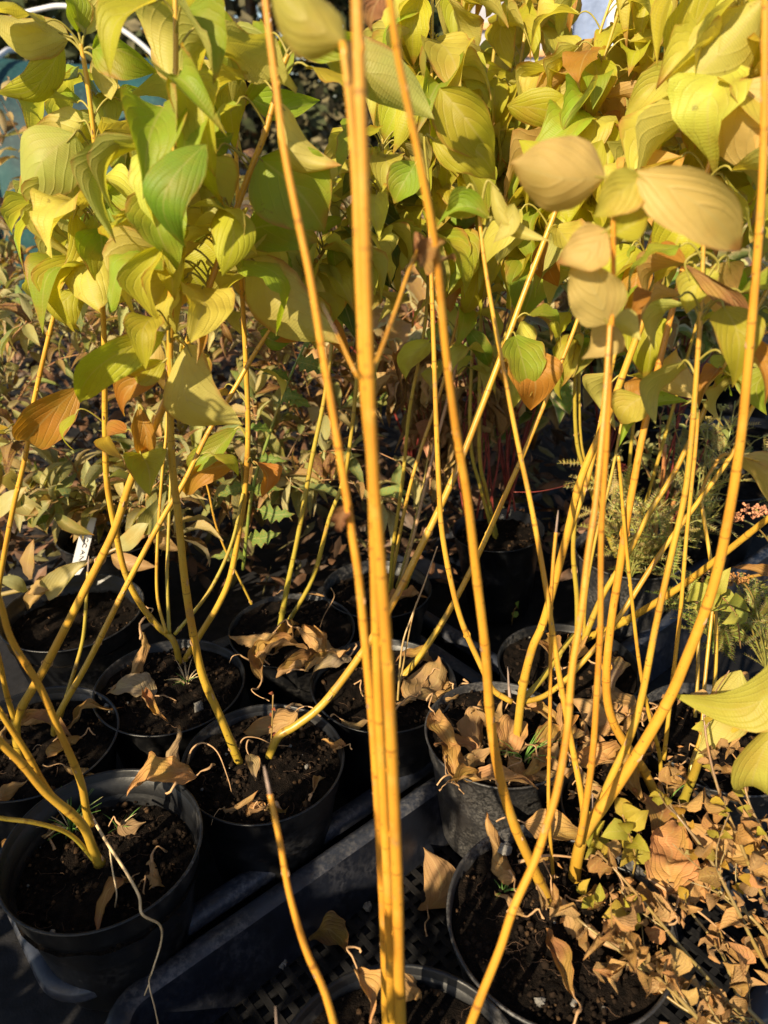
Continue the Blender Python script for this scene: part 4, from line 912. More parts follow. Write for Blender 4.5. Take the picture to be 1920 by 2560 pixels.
for x in (-1.6, -.73, .14, 1.0):
    hb = MB(); hb.tube([(x, -.60, 0), (x, -.64, .4)]+[(x, -math.cos(math.pi*j/16)*.645, .46+math.sin(math.pi*j/16)*.645) for j in range(17)]+[(x, .64, .4), (x, .60, 0)], .013, 8)
    link('hoop', hb.mesh('hoop', M_PIPE), t)
# curved white pipe that shows above the net
t = thing('bent_pipe', 'white bent pipe arching above the teal netting', 'pipe', (-1.6, 3.4, 0)); org = Vector((-1.6, 3.4, 0))
P = [atY(x, y, 3.4) for x, y in ((-90, 190), (-40, 90), (30, 38), (95, 18), (135, 13), (180, 22), (260, 62), (340, 130), (400, 230))]
P = [Vector((P[0].x-.05, 3.4, 0))]+P+[Vector((P[-1].x+.03, 3.4, 0))]
mb = MB(); mb.tube(smooth_path(P, 5), .009, 8); link('pipe_body', mb.mesh('pipe_body', M_PIPE, True, org), t)

# white film tunnel with timber rails
m, N, L, Pn = mat('white_film'); q = NT(m); n = q.noise(q.tc('Object'), 3, 4); L.new(q.mix(q.ramp(n, .3, .7), (.26, .27, .33), (.46, .46, .52)), Pn.inputs['Base Color'])
Pn.inputs['Roughness'].default_value = .3; L.new(q.bump(q.noise(q.tc('Object'), 5, 5), .8, .05), Pn.inputs['Normal']); M_FILM = m
M_SHADEF = plain('shaded_film', (.20, .26, .42), .45, .2, 4, .5, .02); M_WOOD = plain('orange_timber', (.62, .34, .16), .6, .25, 10)  # first one: shade on the white film painted in as blue grey
t = thing('film_greenhouse', 'white film clad shelter with orange timber rails at the top centre right', 'greenhouse', (1.35, 7.0, 0))
wb = MB(); nx, nz = 24, 16
for i in range(nx+1):
    for j in range(nz+1):
        x = -.72+.80*i/nx; z = 1.95*j/nz; wb.v.append((x, .015*noise.noise(Vector((x*5, z*6, 2)))-.01, z)); wb.uv.append((x, z))
for i in range(nx):
    for j in range(nz): k = i*(nz+1)+j; wb.f.append((k, k+nz+1, k+nz+2, k+1)); wb.m.append(0)
link('film_panel', wb.mesh('film_panel', M_FILM), t)
wb = MB(); wb.box((.24, .35, .98), (.30, .7, 1.94)); link('side_panel', wb.mesh('side_panel', M_SHADEF, False), t)
wb = MB(); wb.box((1.6, .9, .55), (1.6, .8, 1.05)); link('rear_panel', wb.mesh('rear_panel', M_FILM, False), t)
for z in (.35, .62, .98, 1.14, 1.27, 1.45, 1.7):
    wb = MB(); wb.box((-.32, -.035, z), (.80, .02, .045)); link('rail', wb.mesh('rail', M_WOOD, False), t)
wb = MB(); wb.box((1.6, .485, .72), (1.6, .02, .06)); link('rail', wb.mesh('rail', M_WOOD, False), t)
for x in (-.73, .07, .40):
    wb = MB(); wb.box((x, -.02, .98), (.05, .05, 1.96)); link('post', wb.mesh('post', M_PIPE, False), t)
wb = MB(); wb.add([(-.8, -.1, 1.99), (.45, -.1, 1.99), (.45, .8, 2.15), (-.8, .8, 2.15), (-.8, -.1, 1.97), (.45, -.1, 1.97), (.45, .8, 2.13), (-.8, .8, 2.13)], [(0, 1, 2, 3), (7, 6, 5, 4), (0, 4, 5, 1), (1, 5, 6, 2), (2, 6, 7, 3), (3, 7, 4, 0)]); link('roof', wb.mesh('roof', M_FILM, False), t)
t = thing('white_bench', 'low white bench in front of the film shelter', 'bench', (.9, 5.2, 0))
wb = MB(); wb.box((0, 0, .60), (1.1, .5, .05)); link('bench_top', wb.mesh('bench_top', M_PIPE, False), t)
for sx in (-.48, .48):
    for sy in (-.2, .2): wb = MB(); wb.box((sx, sy, .29), (.05, .05, .57)); link('leg', wb.mesh('leg', M_PIPE, False), t)

# ------------------------------------------------------------------ white label with pen letters
P0 = atZ(160, 1215, .165); tl = atY(186, 1122, P0.y+.01)
t = thing('plant_label', 'white plastic plant label with handwritten capitals under the arching branch', 'plant label', P0); org = P0
o_ = atY(157, 1212, P0.y); e_ = atY(185, 1212, P0.y); tp = atY(207, 1121, P0.y+.012); tlft = atY(180, 1121, P0.y+.012)
hx = (e_-o_); hz = (tlft-o_); nrm = hx.cross(hz).normalized(); nrm = nrm if nrm.y < 0 else -nrm
mb = MB(); lo = -.45
c4 = [o_+hz*lo+hx*.35, o_+hz*lo+hx*.65, o_+hz*-.15+hx*1.0, o_+hz+hx*1.0, o_+hz*1.03+hx*.85, o_+hz*1.03+hx*.12, o_+hz, o_+hz*-.15]
mb.add([p for p in c4]+[p-nrm*.0008 for p in c4], [tuple(range(8)), tuple(range(15, 7, -1))]+[(i, i+8, (i+1) % 8+8, (i+1) % 8) for i in range(8)])
link('label_strip', mb.mesh('label_strip', M_TAG, False, org), t)
bt = thing('fallen_branch', 'low woody branch with big pale leaves passing in front of the white label', 'branch', atY(0, 1290, .98)); bo = Vector(bt.location)
pb = smooth_path([atY(x, y, Y) for x, y, Y in ((-60, 1300, 1.0), (0, 1285, .99), (110, 1255, .98), (230, 1195, .98), (330, 1150, 1.0), (400, 1110, 1.05))], 6)
mb = MB(); mb.tube(pb, [.0042-.002*i/len(pb) for i in range(len(pb))], 7); so_ = link('stem', mb.mesh('stem', M_TWIG, True, bo), bt, color=(.26, .16, .10))
for (b_, t_, w_, c_) in (((95, 1280), (192, 1207), 50, C_OL2), ((118, 1108), (204, 1156), 26, C_OL), ((62, 1250), (72, 1165), 36, C_TAN), ((60, 1280), (-10, 1250), 26, C_OL2), ((100, 1275), (60, 1320), 30, C_TAN), ((130, 1260), (60, 1285), 34, C_TAN), ((240, 1200), (340, 1225), 36, C_TAN), ((250, 1185), (330, 1110), 34, C_OL2), ((330, 1150), (390, 1190), 30, C_TAN), ((95, 1130), (45, 1075), 40, C_GN), ((60, 1130), (110, 1080), 44, C_OL), ((20, 1060), (110, 1110), 40, C_OL2), ((300, 1150), (360, 1060), 40, C_OL), ((-20, 1120), (60, 1050), 40, C_OL2)):
    B_, T_ = atY(*b_, .975), atY(*t_, .96); mb = leaf_mb(B_, T_, (random.uniform(-.3, .3), -.7, .7), pxw(w_*1.2, B_), None, .15, .1, .3, random.choice((.8, -.6)), .1, random.uniform(-.5, .5), 12, 6, PROF_L, bites=.1)
    link('leaf', mb.mesh('leaf', [M_SMALL, M_TWIG], True, bo), so_, color=jit(c_, .1))
GL = {'A': [[(0, 0), (.5, 1), (1, 0)], [(.2, .38), (.8, .38)]], 'C': [[(1, .85), (.55, 1), (.1, .6), (.12, .25), (.5, 0), (1, .1)]], 'N': [[(0, 0), (.05, 1), (.9, 0), (1, 1)]]}
def letter(ch, s, w=.17, hgt=.30):                 # s: distance read downwards from the top, 0..1
    for k, pl in enumerate(GL[ch]):
        pts = []
        for (x, y) in pl:
            along = s+x*w*.75; acr = .46+y*hgt; pts.append(o_+hz*(1-along)+hx*acr+nrm*.0007)
        mb = MB(); mb.tube(pts, .00055, 5); mb_all.append(mb)
for ch, s in (('A', .27), ('C', .43), ('C', .56), ('A', .73), ('N', .88)):
    mb_all = []; letter(ch, s, .15); b = MB()
    for m_ in mb_all: b.add(m_.v, m_.f)
    link('letter', b.mesh('letter', M_INK, True, org), t)

# ------------------------------------------------------------------ dead leaves lying about
DL = 0
DEADC = {'t': (.40, .21, .08), 'b': (.24, .11, .04), 'd': (.12, .06, .03), 'o': (.38, .16, .04), 'g': (.26, .19, .12), 'r': (.26, .10, .04)}
def dead(x, y, L, W, ang, key=None, c='t', cr=.010, z=None, lift=.004, curl=1.0, tilt=0, label=None, group=None, pet=True, Y=None, roll=None, shape=PROF):
    """ang: direction of the tip in the picture, degrees counter-clockwise from right; L, W in picture units"""
    global DL
    zz = z if z is not None else POTS[key]['z']+lift
    C = atZ(x, y, zz) if Y is None else atY(x, y, Y)
    ln = pxw(L*random.uniform(.85, 1.05), C); wd = pxw(W*random.uniform(.95, 1.15), C)
    a = R(ang); d = Vector((math.cos(a), math.sin(a)/math.sin(R(38)), 0)); ln *= d.length**.7 if abs(math.sin(a)) > .3 else 1; d.normalize()
    d = (d+Vector((0, 0, math.tan(R(tilt))))).normalized()
    up = Vector((random.uniform(-.35, .35), random.uniform(-.45, .1), 1)) if roll is None else Matrix.Rotation(R(roll), 3, d)@Vector((0, 0, 1))
    B = C-d*ln/2; E = C+d*ln/2
    mb = leaf_mb(B, E, up if random.random() < .6 else -up, wd, None, random.uniform(.05, .22), random.uniform(-.2, .2), random.uniform(.05, .4), curl, .16, random.uniform(-.8, .8), 18, 12, shape, bites=.35)
    if pet:
        sd = d.cross(Vector((0, 0, 1))); mb.tube(smooth_path([B+d*ln*.1, B-d*ln*.12+Vector((0, 0, .004)), B-d*ln*.26+sd*ln*random.uniform(-.12, .12)+Vector((0, 0, .008)), B-d*ln*.36+sd*ln*random.uniform(-.25, .25)], 4), [.0009]*12+[.0012], 5, 1, False)
    crumple(mb, cr*1.0, 28, random.random()*90); crumple(mb, cr*.45, 85, random.random()*90)
    lo = min(v[2] for v in mb.v); fl = zz-lift-.001
    if lo < fl and Y is None: mb.v = [(a_, b_, c_+(fl-lo)*.75) for a_, b_, c_ in mb.v]
    DL += 1
    o = link('dead_leaf', mb.mesh('dead_leaf', [M_DEAD, M_DPETI], True, C), None, C, jit(DEADC[c], .15))
    tag(o, label, 'dead leaf', group); return o
HL = {}
def heap(items, label, group, **k):
    for it in items:
        p = POTS[it[5]]; C = atZ(it[0], it[1], p['z']); dx = (C.x-p['x'])/p['r']; dy = (C.y-p['y'])/p['r']; r_ = math.hypot(dx, dy)
        d8 = ['right', 'rear right', 'rear', 'rear left', 'left', 'front left', 'front', 'front right'][int(((math.degrees(math.atan2(dy, dx))+382.5) % 360)//45)]
        big = 'large' if it[2]*it[3] > 6500 else 'small' if it[2]*it[3] < 3300 else 'mid sized'
        where = 'in the middle' if r_ < .3 else ('near the %s rim' if r_ > .7 else 'towards the %s') % d8
        cl = {'t': 'tan', 'b': 'brown', 'd': 'dark', 'o': 'orange brown', 'g': 'grey', 'r': 'reddish'}[it[6]]
        l_ = '%s %s %s %s of the %s' % ('medium' if big == 'mid sized' else big, cl, label[0], where, label[1])
        k.pop('shape', None); dead(*it, label=l_, group=group, **k)
gA = 'leaves in the large lower left pot'
dead(350, 1695, 150, 80, 195, z=.186, c='t', lift=.002, label='broad folded tan dead leaf overhanging the right rim of the large lower left pot', curl=.7, tilt=6)
dead(395, 1640, 110, 62, 110, z=.178, c='g', label='grey brown crumpled dead leaf with a long arched stalk between two lower left pots', curl=1.6)
heap([(40, 1830, 90, 40, 200, 'A', 'b'), (90, 1820, 90, 36, 20, 'A', 'b'), (135, 1770, 60, 40, 80, 'A', 'r')], ('curled leaf', 'large lower left pot'), gA, curl=1.8)
dead(245, 1960, 90, 46, 250, 'A', 'b', label='ragged brown dead leaf on the front soil of the large lower left pot', curl=1.0, tilt=8)
dead(325, 1900, 62, 46, 280, 'A', 't', label='small upright tan leaf near the right wall of the large lower left pot', curl=.6, tilt=20)
dead(280, 1905, 50, 32, 170, 'A', 'b', label='small brown leaf lying beside the upright tan one in the lower left pot', curl=1.2)
dead(180, 1670, 110, 36, -12, 'A', 'b', lift=.02, label='long brown leaf draped along the rear rim of the large lower left pot', curl=1.6)
dead(30, 1700, 60, 40, 60, 'A', 'o', lift=.02, label='orange brown curled leaf at the left rear of the large lower left pot')
dead(290, 1790, 70, 40, 0, 'A', 'd', label='dark curled leaf behind the dry straw in the lower left pot')
dead(90, 1590, 170, 46, -8, 'F', 'b', label='long bent brown leaf on the left edge pot, lying behind the diagonal stem', curl=1.7)
dead(195, 1570, 130, 36, 24, 'F', 'b', label='narrow brown leaf rising to the right rim of the left edge pot', curl=1.9, tilt=6)
dead(20, 1600, 90, 60, 120, 'F', 'd', label='dark brown leaf at the left edge pot, cut by the frame')
dead(130, 1620, 80, 40, 210, 'F', 'b', label='crumpled brown leaf in the middle of the left edge pot')
dead(270, 1435, 130, 36, 235, 'E', 'o', lift=.03, label='rust coloured twisted leaf standing on the left rim of the pot with grey crumpled leaf', curl=1.6, tilt=-35)
dead(290, 1498, 130, 60, 170, 'E', 'g', label='grey flat dead leaf with a long pale stalk on the soil left of centre', curl=.3, cr=.006)
dead(345, 1530, 110, 32, -38, 'E', 'b', label='slender brown leaf lying below the grey flat one', curl=1.7)
dead(395, 1395, 50, 22, 40, 'E', 'b', label='small brown leaf at the rear of the pot with the grey flat leaf') if False else None
dead(590, 1580, 130, 78, 195, 'B', 'b', label='large flat brown leaf under the right stem of the two stemmed pot', curl=.4, cr=.006)
dead(542, 1655, 58, 32, -60, 'B', 'g', lift=.012, label='smooth pale pointed leaf leaning on the left stem base', curl=.2, cr=.003, tilt=-10)
dead(640, 1540, 60, 24, 10, 'B', 'g', label='small grey leaf by the rear rim of the two stemmed pot')
dead(722, 1612, 66, 30, 165, 'B', 't', lift=.014, label='ragged tan leaf hooked on the right rim of the two stemmed pot', curl=1.8)
dead(695, 1700, 50, 34, 60, 'B', 't', label='small cupped tan leaf inside the lower right rim of the two stemmed pot', curl=2.2)
heap([(520, 1745, 70, 36, 30, 'B', 'b'), (600, 1745, 60, 30, 10, 'B', 'd'), (560, 1752, 50, 36, 200, 'B', 't')], ('curled leaf', 'two stemmed pot'), 'leaves along the front rim of the two stemmed pot', curl=2.0)
gK = 'leaves heaped in the pale leaf pot'
heap([(545, 1380, 110, 60, 175, 'K', 't'), (600, 1410, 120, 60, 10, 'K', 'b'), (680, 1400, 120, 70, -30, 'K', 't'), (640, 1440, 110, 60, 200, 'K', 'b'), (700, 1440, 90, 46, 20, 'K', 't'), (560, 1430, 100, 60, 100, 'K', 'b'), (620, 1380, 100, 60, 60, 'K', 'b')], ('heaped dead leaf', 'leaf filled pot'), gK, lift=.014, curl=1.9)
dead(695, 1385, 130, 60, -28, 'K', 't', lift=.035, label='pale sunlit folded leaf on top of the heap in the rear middle pot', curl=1.5)
dead(720, 1440, 90, 36, 210, 'K', 'g', lift=.012, label='grey ragged leaf bridging two pots left of the bundle')
dead(660, 1290, 80, 50, 0, 'K', 'b', Y=1.0, label='brown leaf hanging above the heap in the rear middle pot')
gL = 'leaves in the shaded middle pot'
dead(925, 1478, 120, 96, 60, 'L', 'd', lift=.008, label='large brown torn leaf lying at the rear of the shaded middle pot', curl=.5)
heap([(890, 1500, 90, 50, 210, 'L', 'b'), (960, 1500, 70, 40, 200, 'L', 't'), (900, 1440, 90, 40, 170, 'L', 'b'), (970, 1470, 50, 40, 100, 'L', 'o')], ('crumpled leaf', 'shaded middle pot'), gL, lift=.008, curl=1.6)
dead(805, 1525, 80, 54, -50, 'L', 'g', label='oval grey leaf with a thin stalk left of the foreground bundle', curl=.4, cr=.004)
dead(760, 1565, 60, 36, 0, 'L', 'd', label='dark leaf at the left front of the shaded middle pot')
gG = 'leaves covering the dusty sunlit pot'
dead(975, 1590, 120, 52, -55, 'G', 't', lift=.02, label='bright tan twisted leaf over the left rim of the dusty sunlit pot', curl=1.2, cr=.007)
dead(1040, 1570, 90, 60, 70, 'G', 'b', lift=.012, label='brown leaf standing behind the bright twisted one in the dusty pot', curl=.6, tilt=14)
dead(1115, 1590, 90, 66, 70, 'G', 't', lift=.014, label='smooth tan leaf behind the main stem of the dusty sunlit pot', curl=.5, cr=.005)
heap([(955, 1650, 80, 56, 120, 'G', 'b'), (1035, 1650, 110, 50, 10, 'G', 't'), (1075, 1620, 70, 50, 60, 'G', 'b'), (1150, 1640, 90, 50, 40, 'G', 't'), (1190, 1600, 90, 60, 10, 'G', 'b'), (1220, 1640, 80, 50, 100, 'G', 't'), (1180, 1670, 70, 44, 190, 'G', 'b'), (1000, 1620, 70, 40, -40, 'G', 't'), (1230, 1590, 80, 50, 20, 'G', 'b'), (1060, 1540, 80, 56, 30, 'G', 'b'), (1170, 1545, 84, 56, -20, 'G', 't'), (1210, 1560, 70, 50, 80, 'G', 'o'), (1010, 1680, 70, 44, 30, 'G', 'b'), (1130, 1660, 76, 50, -40, 'G', 'o'), (1090, 1600, 90, 60, 140, 'G', 'd')], ('curled leaf', 'dusty sunlit pot'), gG, lift=.010, curl=1.7)
dead(1080, 1690, 150, 46, -6, 'G', 't', label='long boat shaped tan leaf near the front rim of the dusty sunlit pot', curl=1.2, cr=.004, lift=.008)
gN = 'large leaves on the pots behind the dusty one'
heap([(1285, 1540, 130, 90, 160, 'N', 't'), (1340, 1500, 130, 80, -40, 'N', 'o'), (1300, 1460, 110, 70, 80, 'N', 'g'), (1235, 1400, 80, 50, 60, 'N', 't'), (1190, 1410, 70, 60, 100, 'N', 'b'), (1370, 1560, 100, 60, 200, 'N', 't')], ('flat leaf', 'pot behind dusty one'), gN, lift=.02, curl=.9)
gQ = 'leaves between the two sunlit pots'
heap([(1300, 1640, 130, 70, 10, 'Q', 't'), (1340, 1610, 120, 66, 160, 'Q', 'o'), (1250, 1600, 90, 60, 60, 'Q', 't'), (1400, 1620, 90, 60, 30, 'Q', 'b'), (1360, 1680, 100, 60, 100, 'Q', 't'), (1290, 1690, 80, 50, -30, 'Q', 'b'), (1440, 1680, 90, 60, 200, 'Q', 't'), (1330, 1590, 100, 30, 10, 'Q', 't')], ('crumpled leaf', 'half hidden pot'), gQ, lift=.014, curl=1.6)
dead(1475, 1690, 80, 50, 10, 'Q', 't', lift=.02, label='cupped tan leaf at the foot of the thick curved stem', curl=2.2)
dead(1400, 1760, 95, 95, 80, 'Q', 'b', lift=.02, label='broad brown leaf standing behind the nearest green sprig', curl=.4, cr=.005)
gC = 'leaves in the big lower right pot'
dead(1200, 1795, 140, 76, -10, 'C', 't', lift=.030, label='pale ribbed leaf over the rear rim of the big lower right pot', curl=.8, cr=.005)
dead(1075, 1850, 120, 80, 100, 'C', 'o', lift=.012, label='orange cup shaped leaf with a pale lump inside, left rear of big pot', curl=2.4)
dead(1235, 2010, 150, 56, -65, 'C', 'b', lift=.014, label='long twisted brown leaf hanging below the stem base in the big pot', curl=1.5)
dead(1215, 2080, 110, 60, 100, 'C', 'b', lift=.008, label='darker brown leaf under the long twisted one in the big pot', curl=1.2)
heap([(1330, 1960, 80, 50, 60, 'C', 't'), (1290, 1940, 80, 60, 10, 'C', 'b'), (1100, 1960, 70, 40, 150, 'C', 'b'), (1350, 2010, 60, 40, 10, 'C', 't'), (1180, 1860, 70, 40, 10, 'C', 'b')], ('curled leaf', 'big lower right pot'), gC, lift=.008, curl=1.6)
dead(1385, 1980, 120, 60, -70, 'C', 't', lift=.012, label='tan wavy leaf beside the twig in the right half of the big pot', curl=1.8)
dead(918, 1918, 120, 96, 92, z=.015, c='b', lift=.004, label='flat brown leaf lying on the tray lattice right of the bundle', curl=.25, cr=.004)
dead(712, 2030, 110, 74, -20, z=.02, c='d', lift=.004, label='flat dark leaf lying on the tray floor left of the bundle', curl=.3, cr=.005)
dead(790, 2140, 86, 50, -60, 'M', 't', lift=.018, label='sunlit crumpled leaf on the left rim of the nearest pot', curl=1.2)
dead(880, 2120, 110, 62, -50, 'M', 'o', lift=.018, label='orange ribbed leaf behind the golden stems on the nearest pot', curl=1.2)
dead(1600, 1480, 90, 60, 200, 'O', 't', lift=.01, label='brown leaf in the pot with the torn rim') 
dead(1560, 1600, 100, 50, 10, 'O', 'b', lift=.01, label='curled brown leaf behind the stem fork of the right edge pot')
dead(880, 1300, 90, 50, 10, 'T', 'b', lift=.01, label='single brown leaf in the small far pot behind the bundle', curl=.8)
dead(1450, 1860, 160, 110, 60, 'Q', 't', lift=.03, label='large tan leaf under the brown twigs at the right', curl=.8)
dead(1560, 1820, 160, 90, 160, 'Q', 't', lift=.04, label='broad pale brown leaf behind the twigs at the right edge', curl=.8)
dead(1530, 1900, 120, 80, 20, 'Q', 'o', lift=.03, label='orange brown leaf half covered by the twiggy shrub')

# litter of small bits among the pots on the right: uncountable
lb = MB()
for _ in range(260):
    p = atZ(random.uniform(1180, 1700), random.uniform(1500, 2000), .165+random.uniform(-.01, .01)); s = random.uniform(.003, .007); a = random.random()*6.28
    u = Vector((math.cos(a), math.sin(a), random.uniform(-.6, .6)))*s; v = Vector((-math.sin(a), math.cos(a), random.uniform(-.6, .6)))*s*random.uniform(.3, .7)
    if p.x < .13: continue
    lb.add([p-u, p-v, p+u*.1+Vector((0, 0, s*.4)), p+u, p+v], [(0, 1, 2), (1, 3, 2), (3, 4, 2), (4, 0, 2)])
o = link('leaf_litter', lb.mesh('leaf_litter', M_DEAD, False), kind='stuff', color=(.30, .16, .07)); o['label'] = 'broken brown leaf litter between the pots at the right'; o['category'] = 'leaf litter'

# ------------------------------------------------------------------ brown twiggy shrub at the lower right
t = thing('twiggy_shrub', 'dying twiggy shrub with crumpled brown and small yellow green leaves, lower right', 'shrub', (.50, .40, .12)); org = Vector((.50, .40, .12))
TW = [([(1760, 2330), (1640, 2235), (1500, 2080), (1400, 1960), (1330, 1880), (1290, 1840)], .37, .47), ([(1640, 2330), (1520, 2212), (1430, 2120), (1340, 2055), (1260, 1995), (1225, 1960)], .34, .43),
      ([(1760, 2200), (1659, 2090), (1590, 1960), (1530, 1850), (1470, 1770), (1430, 1720)], .40, .50), ([(1740, 2080), (1659, 1960), (1590, 1800), (1550, 1700), (1525, 1590), (1520, 1500)], .44, .56),
      ([(1740, 1960), (1680, 1850), (1620, 1740), (1600, 1640)], .46, .54), ([(1700, 2260), (1600, 2160), (1560, 2060), (1500, 1980), (1440, 1900)], .38, .47), ([(1720, 2330), (1600, 2240), (1480, 2180), (1400, 2120)], .33, .39), ([(1740, 2140), (1640, 2000), (1560, 1930), (1490, 1860)], .42, .50)]
nlf = 0
for k, (pts, ya, yb) in enumerate(TW):
    P = [atY(x, y, ya+(yb-ya)*i/(len(pts)-1)) for i, (x, y) in enumerate(pts)]; pa = smooth_path(P, 7)
    mb = MB(); n_ = len(pa); mb.tube(pa, [.0021-.0013*i/n_ for i in range(n_)], 6)
    so_ = link('stem', mb.mesh('stem', M_TWIG, True, org), t, color=(.22, .13, .09))
    sides = [(pa, .10)]
    for j in range(7):
        i = int(n_*random.uniform(.1, .92)); p = pa[i]; tn = (pa[min(i+1, n_-1)]-pa[i-1]).normalized(); sd = Matrix.Rotation(random.random()*6.28, 3, tn)@tn.orthogonal().normalized()
        l = random.uniform(.02, .055); q = smooth_path([p, p+tn*l*.45+sd*l*.3, p+tn*l*.75+sd*l*.7+Vector((0, 0, random.uniform(-.2, .4)*l))], 4)
        mb = MB(); mb.tube(q, [.0008-.0004*z/len(q) for z in range(len(q))], 5); tw = link('twig', mb.mesh('twig', M_TWIG, True, org), so_, color=(.20, .12, .08)); sides.append((q, .3))
    for (q, lo) in sides:
        for _ in range((12 if k in (0, 2, 3, 4) else 5) if q is pa else 4):
            i = min(len(q)-2, int((lo+(1-lo)*random.random())*(len(q)-1))); p = q[i]; tn = (q[i+1]-q[i]).normalized(); out = Matrix.Rotation(random.random()*6.28, 3, tn)@tn.orthogonal().normalized()
            d = out+tn*random.uniform(-.1, .8); X = topx(p)
            if X[1] < 1950 and random.random() < .42: place_leaf(V_TINY, so_, org, p, d, Vector((random.uniform(-.6, .6), -.4, 1)), random.uniform(.008, .016), jit(random.choice(((.42, .30, .03), (.34, .28, .03), (.46, .26, .03))), .2))
            else: place_leaf(V_TINYDRY, so_, org, p, d, Vector((random.uniform(-1, 1), random.uniform(-1, 1), random.uniform(-.3, 1))), random.uniform(.008, .025), jit(random.choice(((.36, .18, .07), (.26, .12, .045), (.42, .24, .10))), .2))
# yellow green sprigs near it
def sprig(label, pts, Y, n, ln, cols, spread=1.0):
    B = atY(*pts[0], Y); t = thing('sprig', label, 'seedling', B); P = smooth_path([atY(x, y, Y) for x, y in pts], 6)
    mb = MB(); mb.tube(P, .0009, 5); so_ = link('stem', mb.mesh('stem', M_TWIG, True, B), t, color=(.30, .16, .08))
    for k in range(n):
        i = int((.25+.75*(k/max(1, n-1)))*(len(P)-1)); tn = (P[min(i+1, len(P)-1)]-P[i-1]).normalized(); a = (k % 2)*math.pi+(k//2)*1.3
        out = Matrix.Rotation(a, 3, tn)@tn.orthogonal().normalized()
        place_leaf(V_TINY, so_, B, P[i], out+tn*.5, -Vector(P[i]-Vector((0, 0, .8))).normalized()+Vector((0, 0, .5)), ln*random.uniform(.75, 1.2), jit(random.choice(cols), .15))
YG = [(.42, .36, .035), (.32, .32, .035), (.46, .34, .04)]
sprig('bright yellow green sprig of three leaf pairs above the big pot soil', [(1365, 1900), (1372, 1850), (1355, 1790), (1345, 1760)], .49, 9, .022, YG)
sprig('small star shaped yellow green sprig in the middle of the big pot', [(1352, 2030), (1358, 1995), (1350, 1960)], .44, 6, .018, YG)
sprig('yellow green sprig at the foot of the second stem in the big pot', [(1300, 1870), (1285, 1820), (1270, 1790)], .50, 8, .020, YG)
sprig('low yellow green sprig left of the long twig', [(1300, 1960), (1275, 1940), (1260, 1930)], .45, 5, .016, YG)
sprig('green toothed sprig at the right edge below the dry flower heads', [(1600, 1400), (1590, 1330), (1560, 1290), (1540, 1275)], .72, 10, .032, [(.26, .32, .05), (.36, .38, .06)])
sprig('gold and green sprig by the near right leaves', [(1540, 1640), (1530, 1580), (1520, 1530)], .60, 9, .020, [(.50, .42, .06), (.40, .24, .05)])
sprig('tiny bright green seedling on the far pot rim', [(1105, 1350), (1110, 1320), (1118, 1310)], 1.08, 2, .018, [(.20, .38, .06)])
sprig('red leaved seedling in the two stemmed pot', [(585, 1620), (588, 1560), (590, 1500)], .66, 5, .006, [(.35, .05, .04)])

# ------------------------------------------------------------------ grass, weeds, straw, stones
def tuft(label, px, py, key, n, h, col=(.12, .26, .04), dry=.3, spread=.02, z=None):
    C = atZ(px, py, z or POTS[key]['z']); mb = MB()
    for _ in range(n):
        a = random.random()*6.28; l = h*random.uniform(.5, 1.1); o_ = Vector((math.cos(a), math.sin(a), 0)); b = C+o_*random.random()*spread*.3
        pts = [b+o_*l*.7*u*u+Vector((0, 0, l*(u-.35*u*u))) for u in (0, .25, .5, .75, 1)]
        mb.tube(pts, [.0008, .0009, .0008, .0005, .0001], 3, 1 if random.random() < dry else 0, False)
    o = link('grass_tuft', mb.mesh('grass_tuft', [M_GRASS, M_STRAW], True, C), None, C); tag(o, label, 'grass tuft')
tuft('green grass tuft at the stem foot in the large lower left pot', 155, 1800, 'A', 26, .045)
tuft('thin green grass blades in the dusty sunlit pot', 1130, 1650, 'G', 12, .05, dry=.3)
tuft('dry sparse grass in the pot with the grey flat leaf', 405, 1480, 'E', 22, .035, dry=.7)
tuft('tiny sunlit grass seedling in the big lower right pot', 1085, 1930, 'C', 9, .018, dry=.4)
tuft('thin green grass between leaf litter at the right', 1440, 1735, 'Q', 10, .03, dry=.3)
tuft('curled bright green weed right of the stems in the large lower left pot', 262, 1795, 'A', 7, .028, dry=.1)
def strand(label, pts, z, w, mtl=M_STRAW, name='straw', cat='straw', col=None, branches=()):
    P = [atZ(x, y, zz) for (x, y), zz in zip(pts, z)]; C = P[0]; pa = smooth_path(P, 6); mb = MB(); n_ = len(pa)
    mb.tube(pa, [pxw(w, C)/2*(1-.7*i/n_) for i in range(n_)], 6)
    for bp, bz in branches:
        Q = smooth_path([atZ(x, y, zz) for (x, y), zz in zip(bp, bz)], 5); mb.tube(Q, pxw(w*.45, C)/2, 5)
    o = link(name, mb.mesh(name, mtl, True, C), None, C, col); tag(o, label, cat); return o
strand('bright dry straw running over the rim of the large lower left pot', [(193, 1755), (232, 1822), (270, 1880), (300, 1935), (307, 1975), (345, 1998), (348, 2035), (330, 2095), (322, 2125), (335, 2180), (345, 2230)], [.20, .205, .205, .20, .195, .17, .13, .11, .09, .085, .08], 7, branches=[([(237, 1835), (243, 1880), (252, 1930), (248, 1960)], [.20, .19, .175, .16]), ([(322, 2125), (312, 2150)], [.09, .08])])
strand('bent grey straw arching beside the left stem of the two stemmed pot', [(516, 1620), (522, 1600), (535, 1592), (560, 1595), (590, 1608), (625, 1612)], [.16, .185, .19, .185, .175, .165], 4, M_DPETI)
strand('arched brown leaf stalk looping over the two lower left pots', [(405, 1650), (415, 1618), (440, 1605), (470, 1625), (492, 1680), (500, 1710)], [.18, .20, .205, .20, .18, .165], 5, M_DPETI)
strand('pinkish woody twig lying across the big lower right pot', [(1295, 1880), (1340, 1845), (1390, 1835), (1440, 1850)], [.175, .18, .18, .175], 6, M_DPETI, 'twig', 'twig')
